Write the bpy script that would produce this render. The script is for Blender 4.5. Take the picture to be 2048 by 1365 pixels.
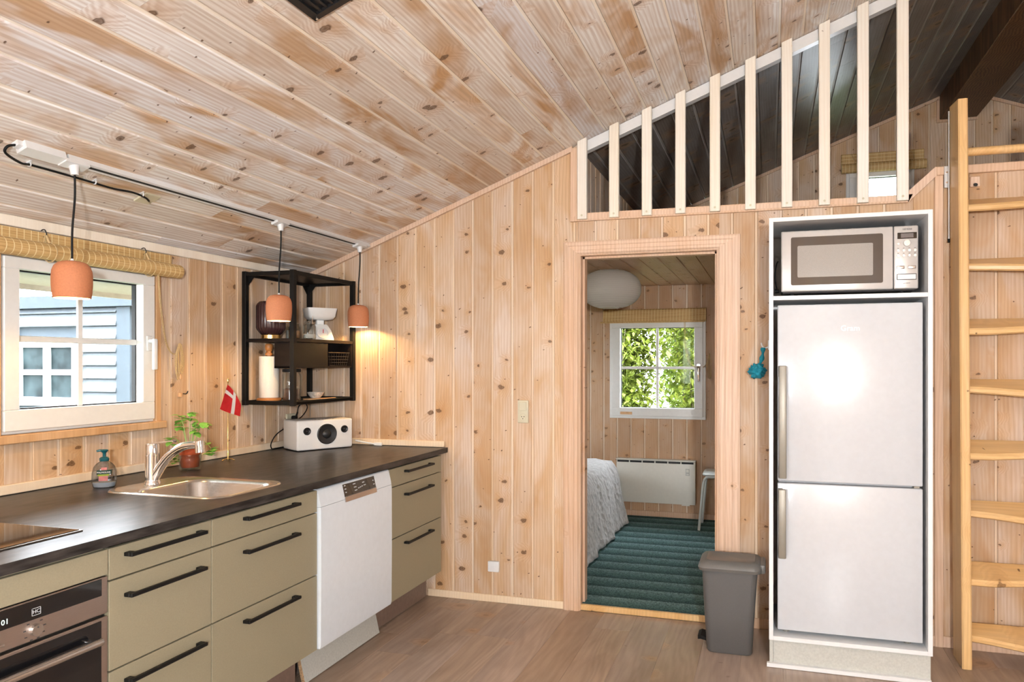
import bpy, bmesh, math, random
from mathutils import Vector, Matrix
random.seed(7)
S = bpy.context.scene
for o in list(bpy.data.objects): bpy.data.objects.remove(o)
C = S.collection
PI = math.pi

# ------------------------------------------------------------------ camera, world, lights, exposure
cam_d = bpy.data.cameras.new('camera'); cam = bpy.data.objects.new('camera', cam_d); C.objects.link(cam)
cam.location = (2.84324, -3.87502, 1.41767)
cam.rotation_euler = (PI/2, 0, math.radians(15.94491))
cam_d.sensor_fit = 'HORIZONTAL'; cam_d.sensor_width = 36.0
cam_d.lens = 1401.786/2048*36
cam_d.shift_x = (1024-1138.124)/2048
cam_d.shift_y = (726.251-682.5)/2048
cam_d.clip_start = 0.05
S.camera = cam
w = bpy.data.worlds.new('sky'); S.world = w; w.use_nodes = True
w.node_tree.nodes['Background'].inputs[0].default_value = (0.86, 0.93, 1.0, 1)
w.node_tree.nodes['Background'].inputs[1].default_value = 28.0
S.view_settings.view_transform = 'Standard'; S.view_settings.look = 'None'
S.view_settings.gamma = 1.0; S.view_settings.use_curve_mapping = False
S.view_settings.exposure = -0.14
cy = S.cycles
cy.max_bounces = 6; cy.diffuse_bounces = 3; cy.glossy_bounces = 3; cy.transmission_bounces = 4; cy.transparent_max_bounces = 8
cy.caustics_reflective = False; cy.caustics_refractive = False; cy.sample_clamp_indirect = 6.0
cy.use_adaptive_sampling = True; cy.adaptive_threshold = 0.13; cy.adaptive_min_samples = 14

def area(name, loc, rot, sx, sy, power, col=(1, 1, 1), portal=False):
    d = bpy.data.lights.new(name, 'AREA'); d.shape = 'RECTANGLE'; d.size = sx; d.size_y = sy
    d.energy = power; d.color = col
    if portal: d.cycles.is_portal = True
    o = bpy.data.objects.new(name, d); C.objects.link(o); o.location = loc; o.rotation_euler = rot
    return o
# sky through seen and added windows, plus an added globe lamp and the pendants
# sky portals in the window openings
area('portal_kitchen', (-0.10, -1.53, 1.5), (0, -PI/2, 0), 0.56, 0.56, 1, portal=True)
area('portal_bedroom', (1.873, 2.52, 1.39), (-PI/2, 0, 0), 0.68, 0.80, 1, portal=True)
area('portal_rear', (1.25, -6.52, 1.45), (PI/2, 0, 0), 1.3, 1.1, 1, portal=True)
area('portal_side', (8.74, -3.75, 1.30), (0, PI/2, 0), 1.0, 1.2, 1, portal=True)
area('portal_bedroom_side', (-.14, 1.45, 1.35), (0, -PI/2, 0), .8, .9, 1, portal=True)
area('portal_loft', (3.72, 2.52, 2.76), (-PI/2, 0, 0), 0.46, 0.46, 1, portal=True)

# ------------------------------------------------------------------ helpers
BASE = {}
def ceil_z(x): return 1.99 + 0.38*x
TH = math.atan(0.38); CU = Vector((math.cos(TH), 0, math.sin(TH))); CN = Vector((math.sin(TH), 0, -math.cos(TH)))

def B(): return bmesh.new()
def bx(bm, x0, x1, y0, y1, z0, z1, bev=0, seg=1):
    m = Matrix.Translation(((x0+x1)/2, (y0+y1)/2, (z0+z1)/2)) @ Matrix.Diagonal((abs(x1-x0), abs(y1-y0), abs(z1-z0), 1))
    r = bmesh.ops.create_cube(bm, size=1, matrix=m)
    if bev:
        es = list({e for v in r['verts'] for e in v.link_edges})
        bmesh.ops.bevel(bm, geom=es, offset=bev, segments=seg, profile=0.5, affect='EDGES', clamp_overlap=True)
    return bm
def frame_axes(d):
    d = d.normalized(); a = Vector((0, 0, 1)) if abs(d.z) < .9 else Vector((1, 0, 0))
    u = d.cross(a).normalized(); return u, d.cross(u).normalized()
def loft(bm, loops, cap0=True, cap1=True, closed=True):
    vs = [[bm.verts.new(p) for p in lp] for lp in loops]
    for a, b in zip(vs, vs[1:]):
        n = len(a)
        for i in range(n if closed else n-1):
            j = (i+1) % n
            try: bm.faces.new((a[i], a[j], b[j], b[i]))
            except ValueError: pass
    if cap0: bm.faces.new(list(reversed(vs[0])))
    if cap1: bm.faces.new(vs[-1])
    return bm
def tube(bm, pts, r, n=8, cap=True):
    pts = [Vector(p) for p in pts]; rs = r if isinstance(r, (list, tuple)) else [r]*len(pts)
    u = None; loops = []
    for i, p in enumerate(pts):
        d = (pts[min(i+1, len(pts)-1)] - pts[max(i-1, 0)]).normalized()
        if u is None: u, v = frame_axes(d)
        else:
            u = (u - d*u.dot(d)).normalized(); v = d.cross(u)
        loops.append([p + (u*math.cos(2*PI*k/n) + d.cross(u)*math.sin(2*PI*k/n))*rs[i] for k in range(n)])
    return loft(bm, loops, cap, cap)
def cyl(bm, p0, p1, r0, r1=None, n=24):
    return tube(bm, [p0, p1], [r0, r0 if r1 is None else r1], n)
def spline(pts, k=6):
    P = [Vector(p) for p in pts]; out = []
    for i in range(len(P)-1):
        a = P[max(i-1, 0)]; b = P[i]; c = P[i+1]; d = P[min(i+2, len(P)-1)]
        for s in range(k):
            t = s/k
            out.append(0.5*((2*b) + (c-a)*t + (2*a-5*b+4*c-d)*t*t + (3*b-a-3*c+d)*t**3))
    out.append(P[-1]); return out
def lathe(bm, prof, c=(0, 0, 0), n=32, cap0=True, cap1=True, rib=0, nr=0):
    c = Vector(c); loops = []
    for r, z in prof:
        loops.append([c + Vector((math.cos(2*PI*k/n)*r*(1+rib*math.cos(nr*2*PI*k/n)), math.sin(2*PI*k/n)*r*(1+rib*math.cos(nr*2*PI*k/n)), z)) for k in range(n)])
    return loft(bm, loops, cap0, cap1)
def rrect(x0, x1, y0, y1, r, z, n=6):
    out = []
    for cx, cy, a0 in ((x1-r, y1-r, 0), (x0+r, y1-r, PI/2), (x0+r, y0+r, PI), (x1-r, y0+r, 1.5*PI)):
        for k in range(n+1):
            a = a0 + PI/2*k/n; out.append(Vector((cx+r*math.cos(a), cy+r*math.sin(a), z)))
    return out
def prism(bm, poly, axis, a, b):
    def P(u, v, t): return {'y': (u, t, v), 'x': (t, u, v), 'z': (u, v, t)}[axis]
    loft(bm, [[Vector(P(u, v, a)) for u, v in poly], [Vector(P(u, v, b)) for u, v in poly]])
    return bm
def slab(bm, x, hw, y0, y1, h, off=0.0):       # bar lying under the sloped ceiling, along y
    c = Vector((x, 0, ceil_z(x))) + CN*off
    q = [c-CU*hw, c+CU*hw, c+CU*hw+CN*h, c-CU*hw+CN*h]
    loft(bm, [[p+Vector((0, y0, 0)) for p in q], [p+Vector((0, y1, 0)) for p in q]]); return bm
def rframe(bm, ax, a0, a1, b0, b1, wl, wr, wb, wt, d0, d1, bev=0):
    for p in ((a0, a1, b0, b0+wb), (a0, a1, b1-wt, b1), (a0, a0+wl, b0+wb, b1-wt), (a1-wr, a1, b0+wb, b1-wt)):
        if ax == 'x': bx(bm, d0, d1, p[0], p[1], p[2], p[3], bev)
        else: bx(bm, p[0], p[1], d0, d1, p[2], p[3], bev)
    return bm
def tag(o, label=None, cat=None, group=None, kind=None):
    if label: o['label'] = label
    if cat: o['category'] = cat
    if group: o['group'] = group
    if kind: o['kind'] = kind
    return o
def thing(name, label, cat, loc=(0, 0, 0), rotz=0, group=None):
    o = bpy.data.objects.new(name, None); C.objects.link(o); o.location = loc; o.rotation_euler = (0, 0, rotz)
    o.empty_display_size = .05
    BASE[o] = Matrix.Translation(loc) @ Matrix.Rotation(rotz, 4, 'Z')
    return tag(o, label, cat, group)
def obj(name, bm, mat, parent=None, smooth=None, local=False, origin=None):
    bmesh.ops.recalc_face_normals(bm, faces=bm.faces)
    me = bpy.data.meshes.new(name); bm.to_mesh(me); bm.free()
    o = bpy.data.objects.new(name, me); C.objects.link(o)
    if parent is not None:
        o.parent = parent; M = BASE.get(parent, Matrix.Identity(4))
        if not local: me.transform(M.inverted())
        BASE[o] = M
    else:
        if origin is None:
            xs = [v.co for v in me.vertices]
            origin = ((min(v.x for v in xs)+max(v.x for v in xs))/2, (min(v.y for v in xs)+max(v.y for v in xs))/2, min(v.z for v in xs))
        me.transform(Matrix.Translation(origin).inverted()); o.location = origin; BASE[o] = Matrix.Translation(origin)
    if mat is not None: me.materials.append(mat)
    if smooth is not None:
        for p in me.polygons: p.use_smooth = True
        me.set_sharp_from_angle(angle=math.radians(smooth))
    return o
def struct(name, bm, mat, parent=None, origin=(0, 0, 0), smooth=None):
    o = obj(name, bm, mat, parent, smooth, origin=origin)
    if parent is None: o['kind'] = 'structure'
    return o
def text(name, s, size, loc, xd, yd, mat, parent, ext=0.0004, align='CENTER'):
    cu = bpy.data.curves.new('t', 'FONT'); cu.body = s; cu.size = size; cu.extrude = ext; cu.align_x = align; cu.align_y = 'CENTER'
    cu.resolution_u = 2
    t = bpy.data.objects.new('t', cu); C.objects.link(t)
    me = bpy.data.meshes.new_from_object(t); bpy.data.objects.remove(t)
    xd = Vector(xd).normalized(); yd = Vector(yd).normalized(); zd = xd.cross(yd)
    M = Matrix((xd, yd, zd)).transposed().to_4x4(); M.translation = Vector(loc)
    me.transform(BASE[parent].inverted() @ M); me.name = name
    o = bpy.data.objects.new(name, me); C.objects.link(o); o.parent = parent; me.materials.clear(); me.materials.append(mat); BASE[o] = BASE[parent]
    return o
def copy_tree(o, parent=None):
    c = o.copy(); C.objects.link(c); c.parent = parent
    for ch in o.children: copy_tree(ch, c)
    return c

# ------------------------------------------------------------------ materials
def newmat(name):
    m = bpy.data.materials.new(name); m.use_nodes = True; nt = m.node_tree
    return m, nt, nt.nodes['Principled BSDF']
def N(nt, t, **kw):
    n = nt.nodes.new(t)
    for k, v in kw.items(): setattr(n, k, v)
    return n
def link(nt, a, b): nt.links.new(a, b)
def ramp(nt, stops):
    r = N(nt, 'ShaderNodeValToRGB'); e = r.color_ramp.elements
    while len(e) > 1: e.remove(e[-1])
    e[0].position = stops[0][0]; e[0].color = tuple(stops[0][1])+(1,)
    for p, c in stops[1:]:
        q = e.new(p); q.color = tuple(c)+(1,)
    return r
def mixc(nt, fac, a, b, mode='MIX'):
    m = N(nt, 'ShaderNodeMix', data_type='RGBA', blend_type=mode)
    for s, v in ((m.inputs[0], fac), (m.inputs[6], a), (m.inputs[7], b)):
        if hasattr(v, 'links'): link(nt, v, s)
        elif isinstance(v, (tuple, list)): s.default_value = tuple(v)+(1,)
        else: s.default_value = v
    return m.outputs[2]
def plain(name, col, rough=.5, metal=0, spec=.5, noise=0, nscale=40, bump=0, coat=0, aniso=None):
    m, nt, p = newmat(name)
    p.inputs['Base Color'].default_value = tuple(col)+(1,); p.inputs['Roughness'].default_value = rough
    p.inputs['Metallic'].default_value = metal; p.inputs['Specular IOR Level'].default_value = spec
    if coat: p.inputs['Coat Weight'].default_value = coat; p.inputs['Coat Roughness'].default_value = .05
    tc = N(nt, 'ShaderNodeTexCoord'); mp = N(nt, 'ShaderNodeMapping'); link(nt, tc.outputs['Object'], mp.inputs[0])
    if aniso: mp.inputs['Scale'].default_value = aniso
    nz = N(nt, 'ShaderNodeTexNoise'); nz.inputs['Scale'].default_value = nscale; nz.inputs['Detail'].default_value = 4
    link(nt, mp.outputs[0], nz.inputs['Vector'])
    k = max(noise, 0.02)
    r = ramp(nt, [(.3, [c*(1-k) for c in col]), (.7, [min(1, c*(1+k)) for c in col])]); link(nt, nz.outputs[0], r.inputs[0])
    link(nt, r.outputs[0], p.inputs['Base Color'])
    if bump:
        b = N(nt, 'ShaderNodeBump'); b.inputs['Strength'].default_value = bump; b.inputs['Distance'].default_value = .002
        link(nt, nz.outputs[0], b.inputs['Height']); link(nt, b.outputs[0], p.inputs['Normal'])
    return m
def glow(name, col, strength):
    m, nt, p = newmat(name)
    p.inputs['Base Color'].default_value = tuple(col)+(1,); p.inputs['Emission Color'].default_value = tuple(col)+(1,)
    p.inputs['Emission Strength'].default_value = strength; return m
def glass(name, tint=(1, 1, 1), gloss=.06, rough=.02):
    m, nt, p = newmat(name); nt.nodes.remove(p); out = nt.nodes['Material Output']
    t = N(nt, 'ShaderNodeBsdfTransparent'); t.inputs[0].default_value = tuple(tint)+(1,)
    g = N(nt, 'ShaderNodeBsdfGlossy'); g.inputs['Roughness'].default_value = rough
    lw = N(nt, 'ShaderNodeLayerWeight'); lw.inputs[0].default_value = .25
    ma = N(nt, 'ShaderNodeMath', operation='MULTIPLY_ADD'); ma.inputs[1].default_value = .25 if gloss > .05 else .05; ma.inputs[2].default_value = gloss*.5
    link(nt, lw.outputs['Fresnel'], ma.inputs[0])
    mx = N(nt, 'ShaderNodeMixShader'); link(nt, ma.outputs[0], mx.inputs[0]); link(nt, t.outputs[0], mx.inputs[1]); link(nt, g.outputs[0], mx.inputs[2])
    link(nt, mx.outputs[0], out.inputs[0]); return m
def wood(name, cols, knot=(.17, .085, .035), kscale=7.0, kill=.5, ksize=.075, white=(.74, .60, .47), whitef=.5, grain=.25, rough=.5, spec=.35, gscale=10, vary=.22, kcol=.85, gcol=(.42, .22, .10), fs_=150, wr_=(.38, .66), bend_=1.0):
    # local z = grain direction, x = width of the piece
    m, nt, p = newmat(name)
    tc = N(nt, 'ShaderNodeTexCoord'); oi = N(nt, 'ShaderNodeObjectInfo')
    mu = N(nt, 'ShaderNodeMath', operation='MULTIPLY'); mu.inputs[1].default_value = 91.7; link(nt, oi.outputs['Random'], mu.inputs[0])
    cb = N(nt, 'ShaderNodeCombineXYZ'); link(nt, mu.outputs[0], cb.inputs[0]); link(nt, mu.outputs[0], cb.inputs[2])
    ad = N(nt, 'ShaderNodeVectorMath', operation='ADD'); link(nt, tc.outputs['Object'], ad.inputs[0]); link(nt, cb.outputs[0], ad.inputs[1])
    V = ad.outputs[0]
    def mp(sx, sy, sz):
        q = N(nt, 'ShaderNodeMapping'); q.inputs['Scale'].default_value = (sx, sy, sz); link(nt, V, q.inputs[0]); return q.outputs[0]
    def noise(vec, sc, det=3, ro=.5, dist=0):
        q = N(nt, 'ShaderNodeTexNoise'); q.inputs['Scale'].default_value = sc; q.inputs['Detail'].default_value = det
        q.inputs['Roughness'].default_value = ro; q.inputs['Distortion'].default_value = dist; link(nt, vec, q.inputs['Vector']); return q.outputs[0]
    # knots
    sep = N(nt, 'ShaderNodeSeparateXYZ'); link(nt, V, sep.inputs[0])
    ks = N(nt, 'ShaderNodeMath', operation='MULTIPLY'); ks.inputs[1].default_value = 1.25; link(nt, sep.outputs[2], ks.inputs[0])
    kn = N(nt, 'ShaderNodeTexNoise'); kn.inputs['Scale'].default_value = 45; kn.inputs['Detail'].default_value = 1; link(nt, V, kn.inputs['Vector'])
    kd = N(nt, 'ShaderNodeMath', operation='MULTIPLY_ADD'); kd.inputs[1].default_value = .022; link(nt, kn.outputs[0], kd.inputs[0]); link(nt, ks.outputs[0], kd.inputs[2])
    kx_ = N(nt, 'ShaderNodeMath', operation='MULTIPLY_ADD'); kx_.inputs[1].default_value = .85; link(nt, sep.outputs[0], kx_.inputs[0])
    kn2 = N(nt, 'ShaderNodeMath', operation='MULTIPLY'); kn2.inputs[1].default_value = -.02; link(nt, kn.outputs[0], kn2.inputs[0]); link(nt, kn2.outputs[0], kx_.inputs[2])
    c2 = N(nt, 'ShaderNodeCombineXYZ'); link(nt, kx_.outputs[0], c2.inputs[0]); link(nt, kd.outputs[0], c2.inputs[1])
    wob = kn
    vo = N(nt, 'ShaderNodeTexVoronoi', voronoi_dimensions='2D', feature='F1'); vo.inputs['Scale'].default_value = kscale; link(nt, c2.outputs[0], vo.inputs['Vector'])
    sc = N(nt, 'ShaderNodeSeparateColor'); link(nt, vo.outputs['Color'], sc.inputs[0])
    # size: random per knot, zero for the killed cells
    sz = N(nt, 'ShaderNodeMapRange'); sz.inputs['From Min'].default_value = kill; sz.inputs['From Max'].default_value = 1
    sz.inputs['To Min'].default_value = ksize*.5; sz.inputs['To Max'].default_value = ksize*1.7; link(nt, sc.outputs[0], sz.inputs['Value'])
    gt = N(nt, 'ShaderNodeMath', operation='GREATER_THAN'); gt.inputs[1].default_value = kill; link(nt, sc.outputs[0], gt.inputs[0])
    wa = N(nt, 'ShaderNodeMath', operation='MULTIPLY_ADD'); wa.inputs[1].default_value = .05; link(nt, wob.outputs[0], wa.inputs[0]); link(nt, vo.outputs['Distance'], wa.inputs[2])
    ws = N(nt, 'ShaderNodeMath', operation='SUBTRACT'); ws.inputs[1].default_value = .025; link(nt, wa.outputs[0], ws.inputs[0])
    dv = N(nt, 'ShaderNodeMath', operation='DIVIDE'); link(nt, ws.outputs[0], dv.inputs[0]); link(nt, sz.outputs[0], dv.inputs[1])
    kr = ramp(nt, [(0, (1, 1, 1)), (.22, (.75, .75, .75)), (.30, (1, 1, 1)), (.42, (.12, .12, .12)), (.62, (.05, .05, .05)), (1, (0, 0, 0))])
    d3 = N(nt, 'ShaderNodeMath', operation='MULTIPLY'); d3.inputs[1].default_value = .42; link(nt, dv.outputs[0], d3.inputs[0]); link(nt, d3.outputs[0], kr.inputs[0])
    kf = N(nt, 'ShaderNodeMath', operation='MULTIPLY'); link(nt, kr.outputs[0], kf.inputs[0]); link(nt, gt.outputs[0], kf.inputs[1])
    halo = N(nt, 'ShaderNodeMapRange'); halo.inputs['From Min'].default_value = 4.5; halo.inputs['From Max'].default_value = 1.0; link(nt, dv.outputs[0], halo.inputs['Value'])
    hf = N(nt, 'ShaderNodeMath', operation='MULTIPLY'); link(nt, halo.outputs[0], hf.inputs[0]); link(nt, gt.outputs[0], hf.inputs[1])
    # pin knots
    vp = N(nt, 'ShaderNodeTexVoronoi', voronoi_dimensions='2D', feature='F1'); vp.inputs['Scale'].default_value = kscale*1.9; link(nt, c2.outputs[0], vp.inputs['Vector'])
    sp2 = N(nt, 'ShaderNodeSeparateColor'); link(nt, vp.outputs['Color'], sp2.inputs[0])
    g2 = N(nt, 'ShaderNodeMath', operation='GREATER_THAN'); g2.inputs[1].default_value = min(.98, kill+.16); link(nt, sp2.outputs[1], g2.inputs[0])
    pr2 = N(nt, 'ShaderNodeMapRange'); pr2.inputs['From Min'].default_value = .062; pr2.inputs['From Max'].default_value = .030; link(nt, vp.outputs['Distance'], pr2.inputs['Value'])
    pk = N(nt, 'ShaderNodeMath', operation='MULTIPLY'); link(nt, pr2.outputs[0], pk.inputs[0]); link(nt, g2.outputs[0], pk.inputs[1])
    # grain lines
    bend = noise(mp(5, 5, .7), 1.0, 2)
    gx = N(nt, 'ShaderNodeMath', operation='MULTIPLY'); gx.inputs[1].default_value = gscale; link(nt, sep.outputs[0], gx.inputs[0])
    gb = N(nt, 'ShaderNodeMath', operation='MULTIPLY_ADD'); gb.inputs[1].default_value = bend_; link(nt, bend, gb.inputs[0]); link(nt, gx.outputs[0], gb.inputs[2])
    gh = N(nt, 'ShaderNodeMath', operation='MULTIPLY_ADD'); gh.inputs[1].default_value = .5; link(nt, hf.outputs[0], gh.inputs[0]); link(nt, gb.outputs[0], gh.inputs[2])
    g6 = N(nt, 'ShaderNodeMath', operation='MULTIPLY'); g6.inputs[1].default_value = 34; link(nt, gh.outputs[0], g6.inputs[0])
    sn = N(nt, 'ShaderNodeMath', operation='SINE'); link(nt, g6.outputs[0], sn.inputs[0])
    fine = noise(mp(fs_, fs_, 5), 1.0, 2, .6)
    gm = N(nt, 'ShaderNodeMath', operation='MULTIPLY_ADD'); gm.inputs[1].default_value = .17; link(nt, sn.outputs[0], gm.inputs[0]); link(nt, fine, gm.inputs[2])
    gr = ramp(nt, [(.25, (1, 1, 1)), (.75, (0, 0, 0))]); link(nt, gm.outputs[0], gr.inputs[0])
    # tones
    tone = noise(mp(6, 6, 1.3), 1.0, 3, .6, .6)
    tr = ramp(nt, [(.28, cols[0]), (.5, cols[1]), (.72, cols[2])]); link(nt, tone, tr.inputs[0])
    wn = noise(mp(4.5, 4.5, 1.7), 1.0, 3, .6, .8)
    wr = ramp(nt, [(wr_[0], (0, 0, 0)), (wr_[1], (1, 1, 1))]); link(nt, wn, wr.inputs[0])
    wf = N(nt, 'ShaderNodeMath', operation='MULTIPLY'); wf.inputs[1].default_value = whitef; link(nt, wr.outputs[0], wf.inputs[0])
    c = mixc(nt, wf.outputs[0], tr.outputs[0], white)
    rv = N(nt, 'ShaderNodeMapRange'); rv.inputs['To Min'].default_value = 0; rv.inputs['To Max'].default_value = 1; link(nt, oi.outputs['Random'], rv.inputs['Value'])
    vr = ramp(nt, [(0, (1-vary, 1-vary*1.25, 1-vary*1.5)), (.3, (1, .96, .90)), (.55, (1.0, 1.0, 1.0)), (.8, (1-vary*.25, 1-vary*.2, 1-vary*.05)), (1, (1-vary*.6, 1-vary*.62, 1-vary*.5))]); link(nt, rv.outputs[0], vr.inputs[0])
    c = mixc(nt, .75, c, vr.outputs[0], 'MULTIPLY')
    gmul = N(nt, 'ShaderNodeMath', operation='MULTIPLY'); gmul.inputs[1].default_value = grain; link(nt, gr.outputs[0], gmul.inputs[0])
    c = mixc(nt, gmul.outputs[0], c, gcol)
    h2 = N(nt, 'ShaderNodeMath', operation='MULTIPLY'); h2.inputs[1].default_value = .30; link(nt, hf.outputs[0], h2.inputs[0])
    c = mixc(nt, h2.outputs[0], c, (.58, .30, .11))
    k2 = N(nt, 'ShaderNodeMath', operation='MULTIPLY'); k2.inputs[1].default_value = kcol; mxk = N(nt, 'ShaderNodeMath', operation='MAXIMUM'); link(nt, kf.outputs[0], mxk.inputs[0]); link(nt, pk.outputs[0], mxk.inputs[1]); link(nt, mxk.outputs[0], k2.inputs[0])
    c = mixc(nt, k2.outputs[0], c, knot)
    link(nt, c, p.inputs['Base Color'])
    p.inputs['Roughness'].default_value = rough; p.inputs['Specular IOR Level'].default_value = spec
    b = N(nt, 'ShaderNodeBump'); b.inputs['Strength'].default_value = .15; b.inputs['Distance'].default_value = .001; link(nt, gm.outputs[0], b.inputs['Height']); link(nt, b.outputs[0], p.inputs['Normal'])
    return m

M = {}
M['pine'] = wood('whitewashed_pine', [(.58, .35, .17), (.66, .455, .28), (.70, .53, .375)], white=(.76, .65, .55), whitef=.72, grain=.38, vary=.30, gcol=(.40, .22, .105), wr_=(.42, .62), kill=.66, ksize=.080, knot=(.11, .05, .02), kcol=.94)
M['pine_left'] = M['pine']
M['wall_strip'] = wood('pine_wall_joint', [(.74, .56, .38), (.78, .62, .45), (.80, .66, .51)], white=(.83, .72, .60), whitef=.5, grain=.15, kill=.99, vary=.2)
M['pine_ceil'] = wood('whitewashed_pine_ceiling', [(.54, .315, .145), (.65, .475, .325), (.73, .61, .50)], white=(.89, .885, .88), whitef=.97, grain=.42, kscale=6, vary=.32, gcol=(.36, .205, .11), kill=.62, ksize=.085, knot=(.10, .05, .025), kcol=.92, wr_=(.38, .54))
M['pine_strip'] = wood('pale_pine_joint', [(.86, .74, .60), (.89, .80, .68), (.90, .83, .74)], white=(.92, .87, .80), whitef=.6, grain=.1, kill=.99, vary=.1)
M['pine_grey'] = wood('dark_grey_pine', [(.15, .125, .105), (.20, .175, .155), (.25, .225, .205)], white=(.30, .28, .265), whitef=.6, grain=.4, kscale=6, vary=.25, gcol=(.10, .075, .06), kill=.5, ksize=.09, knot=(.05, .035, .025), kcol=.9, rough=.4)  # darker and greyer tone, only on ceiling boards beyond the back wall
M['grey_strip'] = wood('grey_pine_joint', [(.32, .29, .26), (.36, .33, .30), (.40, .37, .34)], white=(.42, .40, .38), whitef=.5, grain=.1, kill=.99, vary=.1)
M['trim'] = wood('pale_pink_pine_trim', [(.72, .48, .32), (.76, .54, .39), (.78, .58, .44)], white=(.80, .64, .52), whitef=.5, grain=.3, kill=.86, ksize=.04)
M['strip'] = wood('raw_pine_moulding', [(.80, .62, .42), (.83, .67, .48), (.85, .71, .53)], white=(.86, .75, .60), whitef=.4, grain=.12, kill=.97, vary=.08)
M['slat'] = wood('white_stained_slat', [(.84, .78, .67), (.87, .82, .73), (.88, .84, .77)], white=(.90, .87, .81), whitef=.5, grain=.12, kill=.9, ksize=.04, vary=.06, kcol=.5)
M['ladder'] = wood('lacquered_yellow_pine', [(.70, .42, .16), (.76, .49, .215), (.79, .54, .27)], white=(.80, .58, .33), whitef=.3, grain=.25, rough=.35, kill=.68, kscale=5, vary=.05)
M['sill'] = wood('orange_pine_sill', [(.62, .34, .14), (.68, .40, .19), (.72, .45, .24)], white=(.74, .52, .33), whitef=.3, grain=.4, kill=.95)
M['beam'] = wood('dark_brown_beam', [(.055, .022, .008), (.075, .032, .012), (.095, .045, .02)], white=(.11, .055, .025), whitef=.3, grain=.3, kill=.95, kscale=4)
M['laminate'] = wood('grey_oak_laminate', [(.30, .215, .16), (.39, .29, .225), (.46, .355, .285)], knot=(.14, .09, .06), white=(.52, .41, .335), whitef=.5, grain=.30, rough=.36, spec=.4, gscale=3, kscale=3.0, kill=.72, ksize=.05, vary=.34, kcol=.45, gcol=(.17, .115, .08), fs_=70, bend_=1.8)
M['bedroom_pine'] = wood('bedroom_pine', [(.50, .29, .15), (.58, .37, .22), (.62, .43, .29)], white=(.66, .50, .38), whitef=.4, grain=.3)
M['worktop'] = plain('dark_slate_worktop', (.042, .036, .033), .33, noise=.6, nscale=26, bump=.25, aniso=(1, .35, 2), spec=.2)
M['cab'] = plain('olive_beige_front', (.31, .272, .182), .55, noise=.05, nscale=260, bump=.06)
M['cab_in'] = plain('cabinet_carcass', (.05, .045, .035), .7)
M['plinth_brown'] = plain('brown_plinth', (.20, .135, .105), .35, noise=.1, nscale=60)
M['plinth_grey'] = plain('grey_plinth', (.50, .50, .46), .55, noise=.08, nscale=120)
M['chip'] = plain('chipboard_edge', (.42, .27, .15), .9, noise=.5, nscale=180)
M['black'] = plain('matt_black_metal', (.006, .006, .006), .45, spec=.3)
M['blackwood'] = plain('black_frame_coating', (.006, .0055, .005), .5, noise=.1, spec=.22)
M['brownblack'] = plain('black_brown_shelf', (.012, .009, .008), .38, noise=.2, nscale=15, spec=.15)
M['white'] = plain('white_lacquer', (.74, .745, .75), .28)
M['whiteap'] = plain('white_enamel', (.55, .57, .60), .22, coat=.6)
M['whitepvc'] = plain('white_pvc', (.80, .79, .76), .35)
M['whiteplas'] = plain('white_plastic', (.80, .80, .78), .4)
M['paper'] = plain('white_paper', (.82, .78, .72), .9, noise=.03, nscale=200, bump=.2)
M['steel'] = plain('brushed_steel', (.62, .60, .58), .26, metal=1, noise=.06, nscale=30, aniso=(1, 30, 1))
M['oven_steel'] = plain('oven_steel', (.56, .50, .47), .32, metal=1, noise=.05, nscale=30, aniso=(1, 1, 30))
M['chrome'] = plain('chrome', (.85, .85, .86), .07, metal=1)
M['brass'] = plain('brass', (.80, .56, .22), .25, metal=1)
M['handle_grey'] = plain('grey_metallic_handle', (.27, .25, .21), .42, metal=.4)
M['blackglass'] = plain('black_glass', (.006, .006, .007), .05, coat=.5)
M['mwglass'] = plain('microwave_glass', (.06, .053, .05), .06, coat=.5)
M['mwmesh'] = plain('microwave_mesh', (.30, .285, .27), .18, noise=.1, nscale=400, coat=.6)
M['mwfront'] = plain('champagne_steel', (.50, .475, .455), .30, metal=.15, noise=.02)
M['terra'] = plain('terracotta_clay', (.54, .20, .09), .75, noise=.07, nscale=160, bump=.12)
M['lampin'] = plain('white_lamp_inside', (.85, .80, .70), .5)
M['bulb'] = glow('warm_bulb', (1.0, .72, .36), 14)
M['loft_absorber'] = plain('dark_loft_absorber', (.045, .045, .05), .95, noise=.3, nscale=200, bump=.3)  # dark colour chosen to soak up bounced light in the loft
M['whitedw'] = plain('cool_white_enamel', (.74, .80, .86), .2)
M['wire'] = plain('dark_wire', (.05, .045, .04), .35, metal=.6)
M['bamboo'] = None
M['cord'] = plain('straw_cord', (.62, .44, .22), .8, noise=.2, nscale=300)
M['blackrub'] = plain('black_cable', (.008, .008, .008), .55, spec=.2)
M['window'] = glass('window_glass', gloss=.008)
M['jar'] = glass('jar_glass', (.93, .95, .94), .15)
M['amber'] = plain('amber_contents', (.42, .17, .05), .5, noise=.3, nscale=60)
M['sugar'] = plain('white_contents', (.78, .74, .70), .8, noise=.1, nscale=90)
M['coffee'] = plain('brown_contents', (.11, .055, .04), .8, noise=.5, nscale=150)
M['purple'] = plain('plum_glass', (.055, .024, .024), .22, coat=.3)
M['towelwood'] = plain('orange_turned_wood', (.52, .21, .06), .35, noise=.15, nscale=20)
M['speaker'] = plain('white_leatherette', (.79, .77, .74), .5, noise=.02, nscale=200)
M['spkblack'] = plain('speaker_cone', (.012, .012, .013), .45, noise=.2, nscale=120)
M['red'] = plain('red_flag_cloth', (.66, .018, .022), .75, noise=.06, nscale=120)
M['flagwhite'] = plain('white_flag_cloth', (.82, .80, .78), .8)
M['leaf'] = plain('basil_leaf', (.22, .48, .07), .4, noise=.35, nscale=30)
M['stem'] = plain('basil_stem', (.34, .46, .14), .6)
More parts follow.
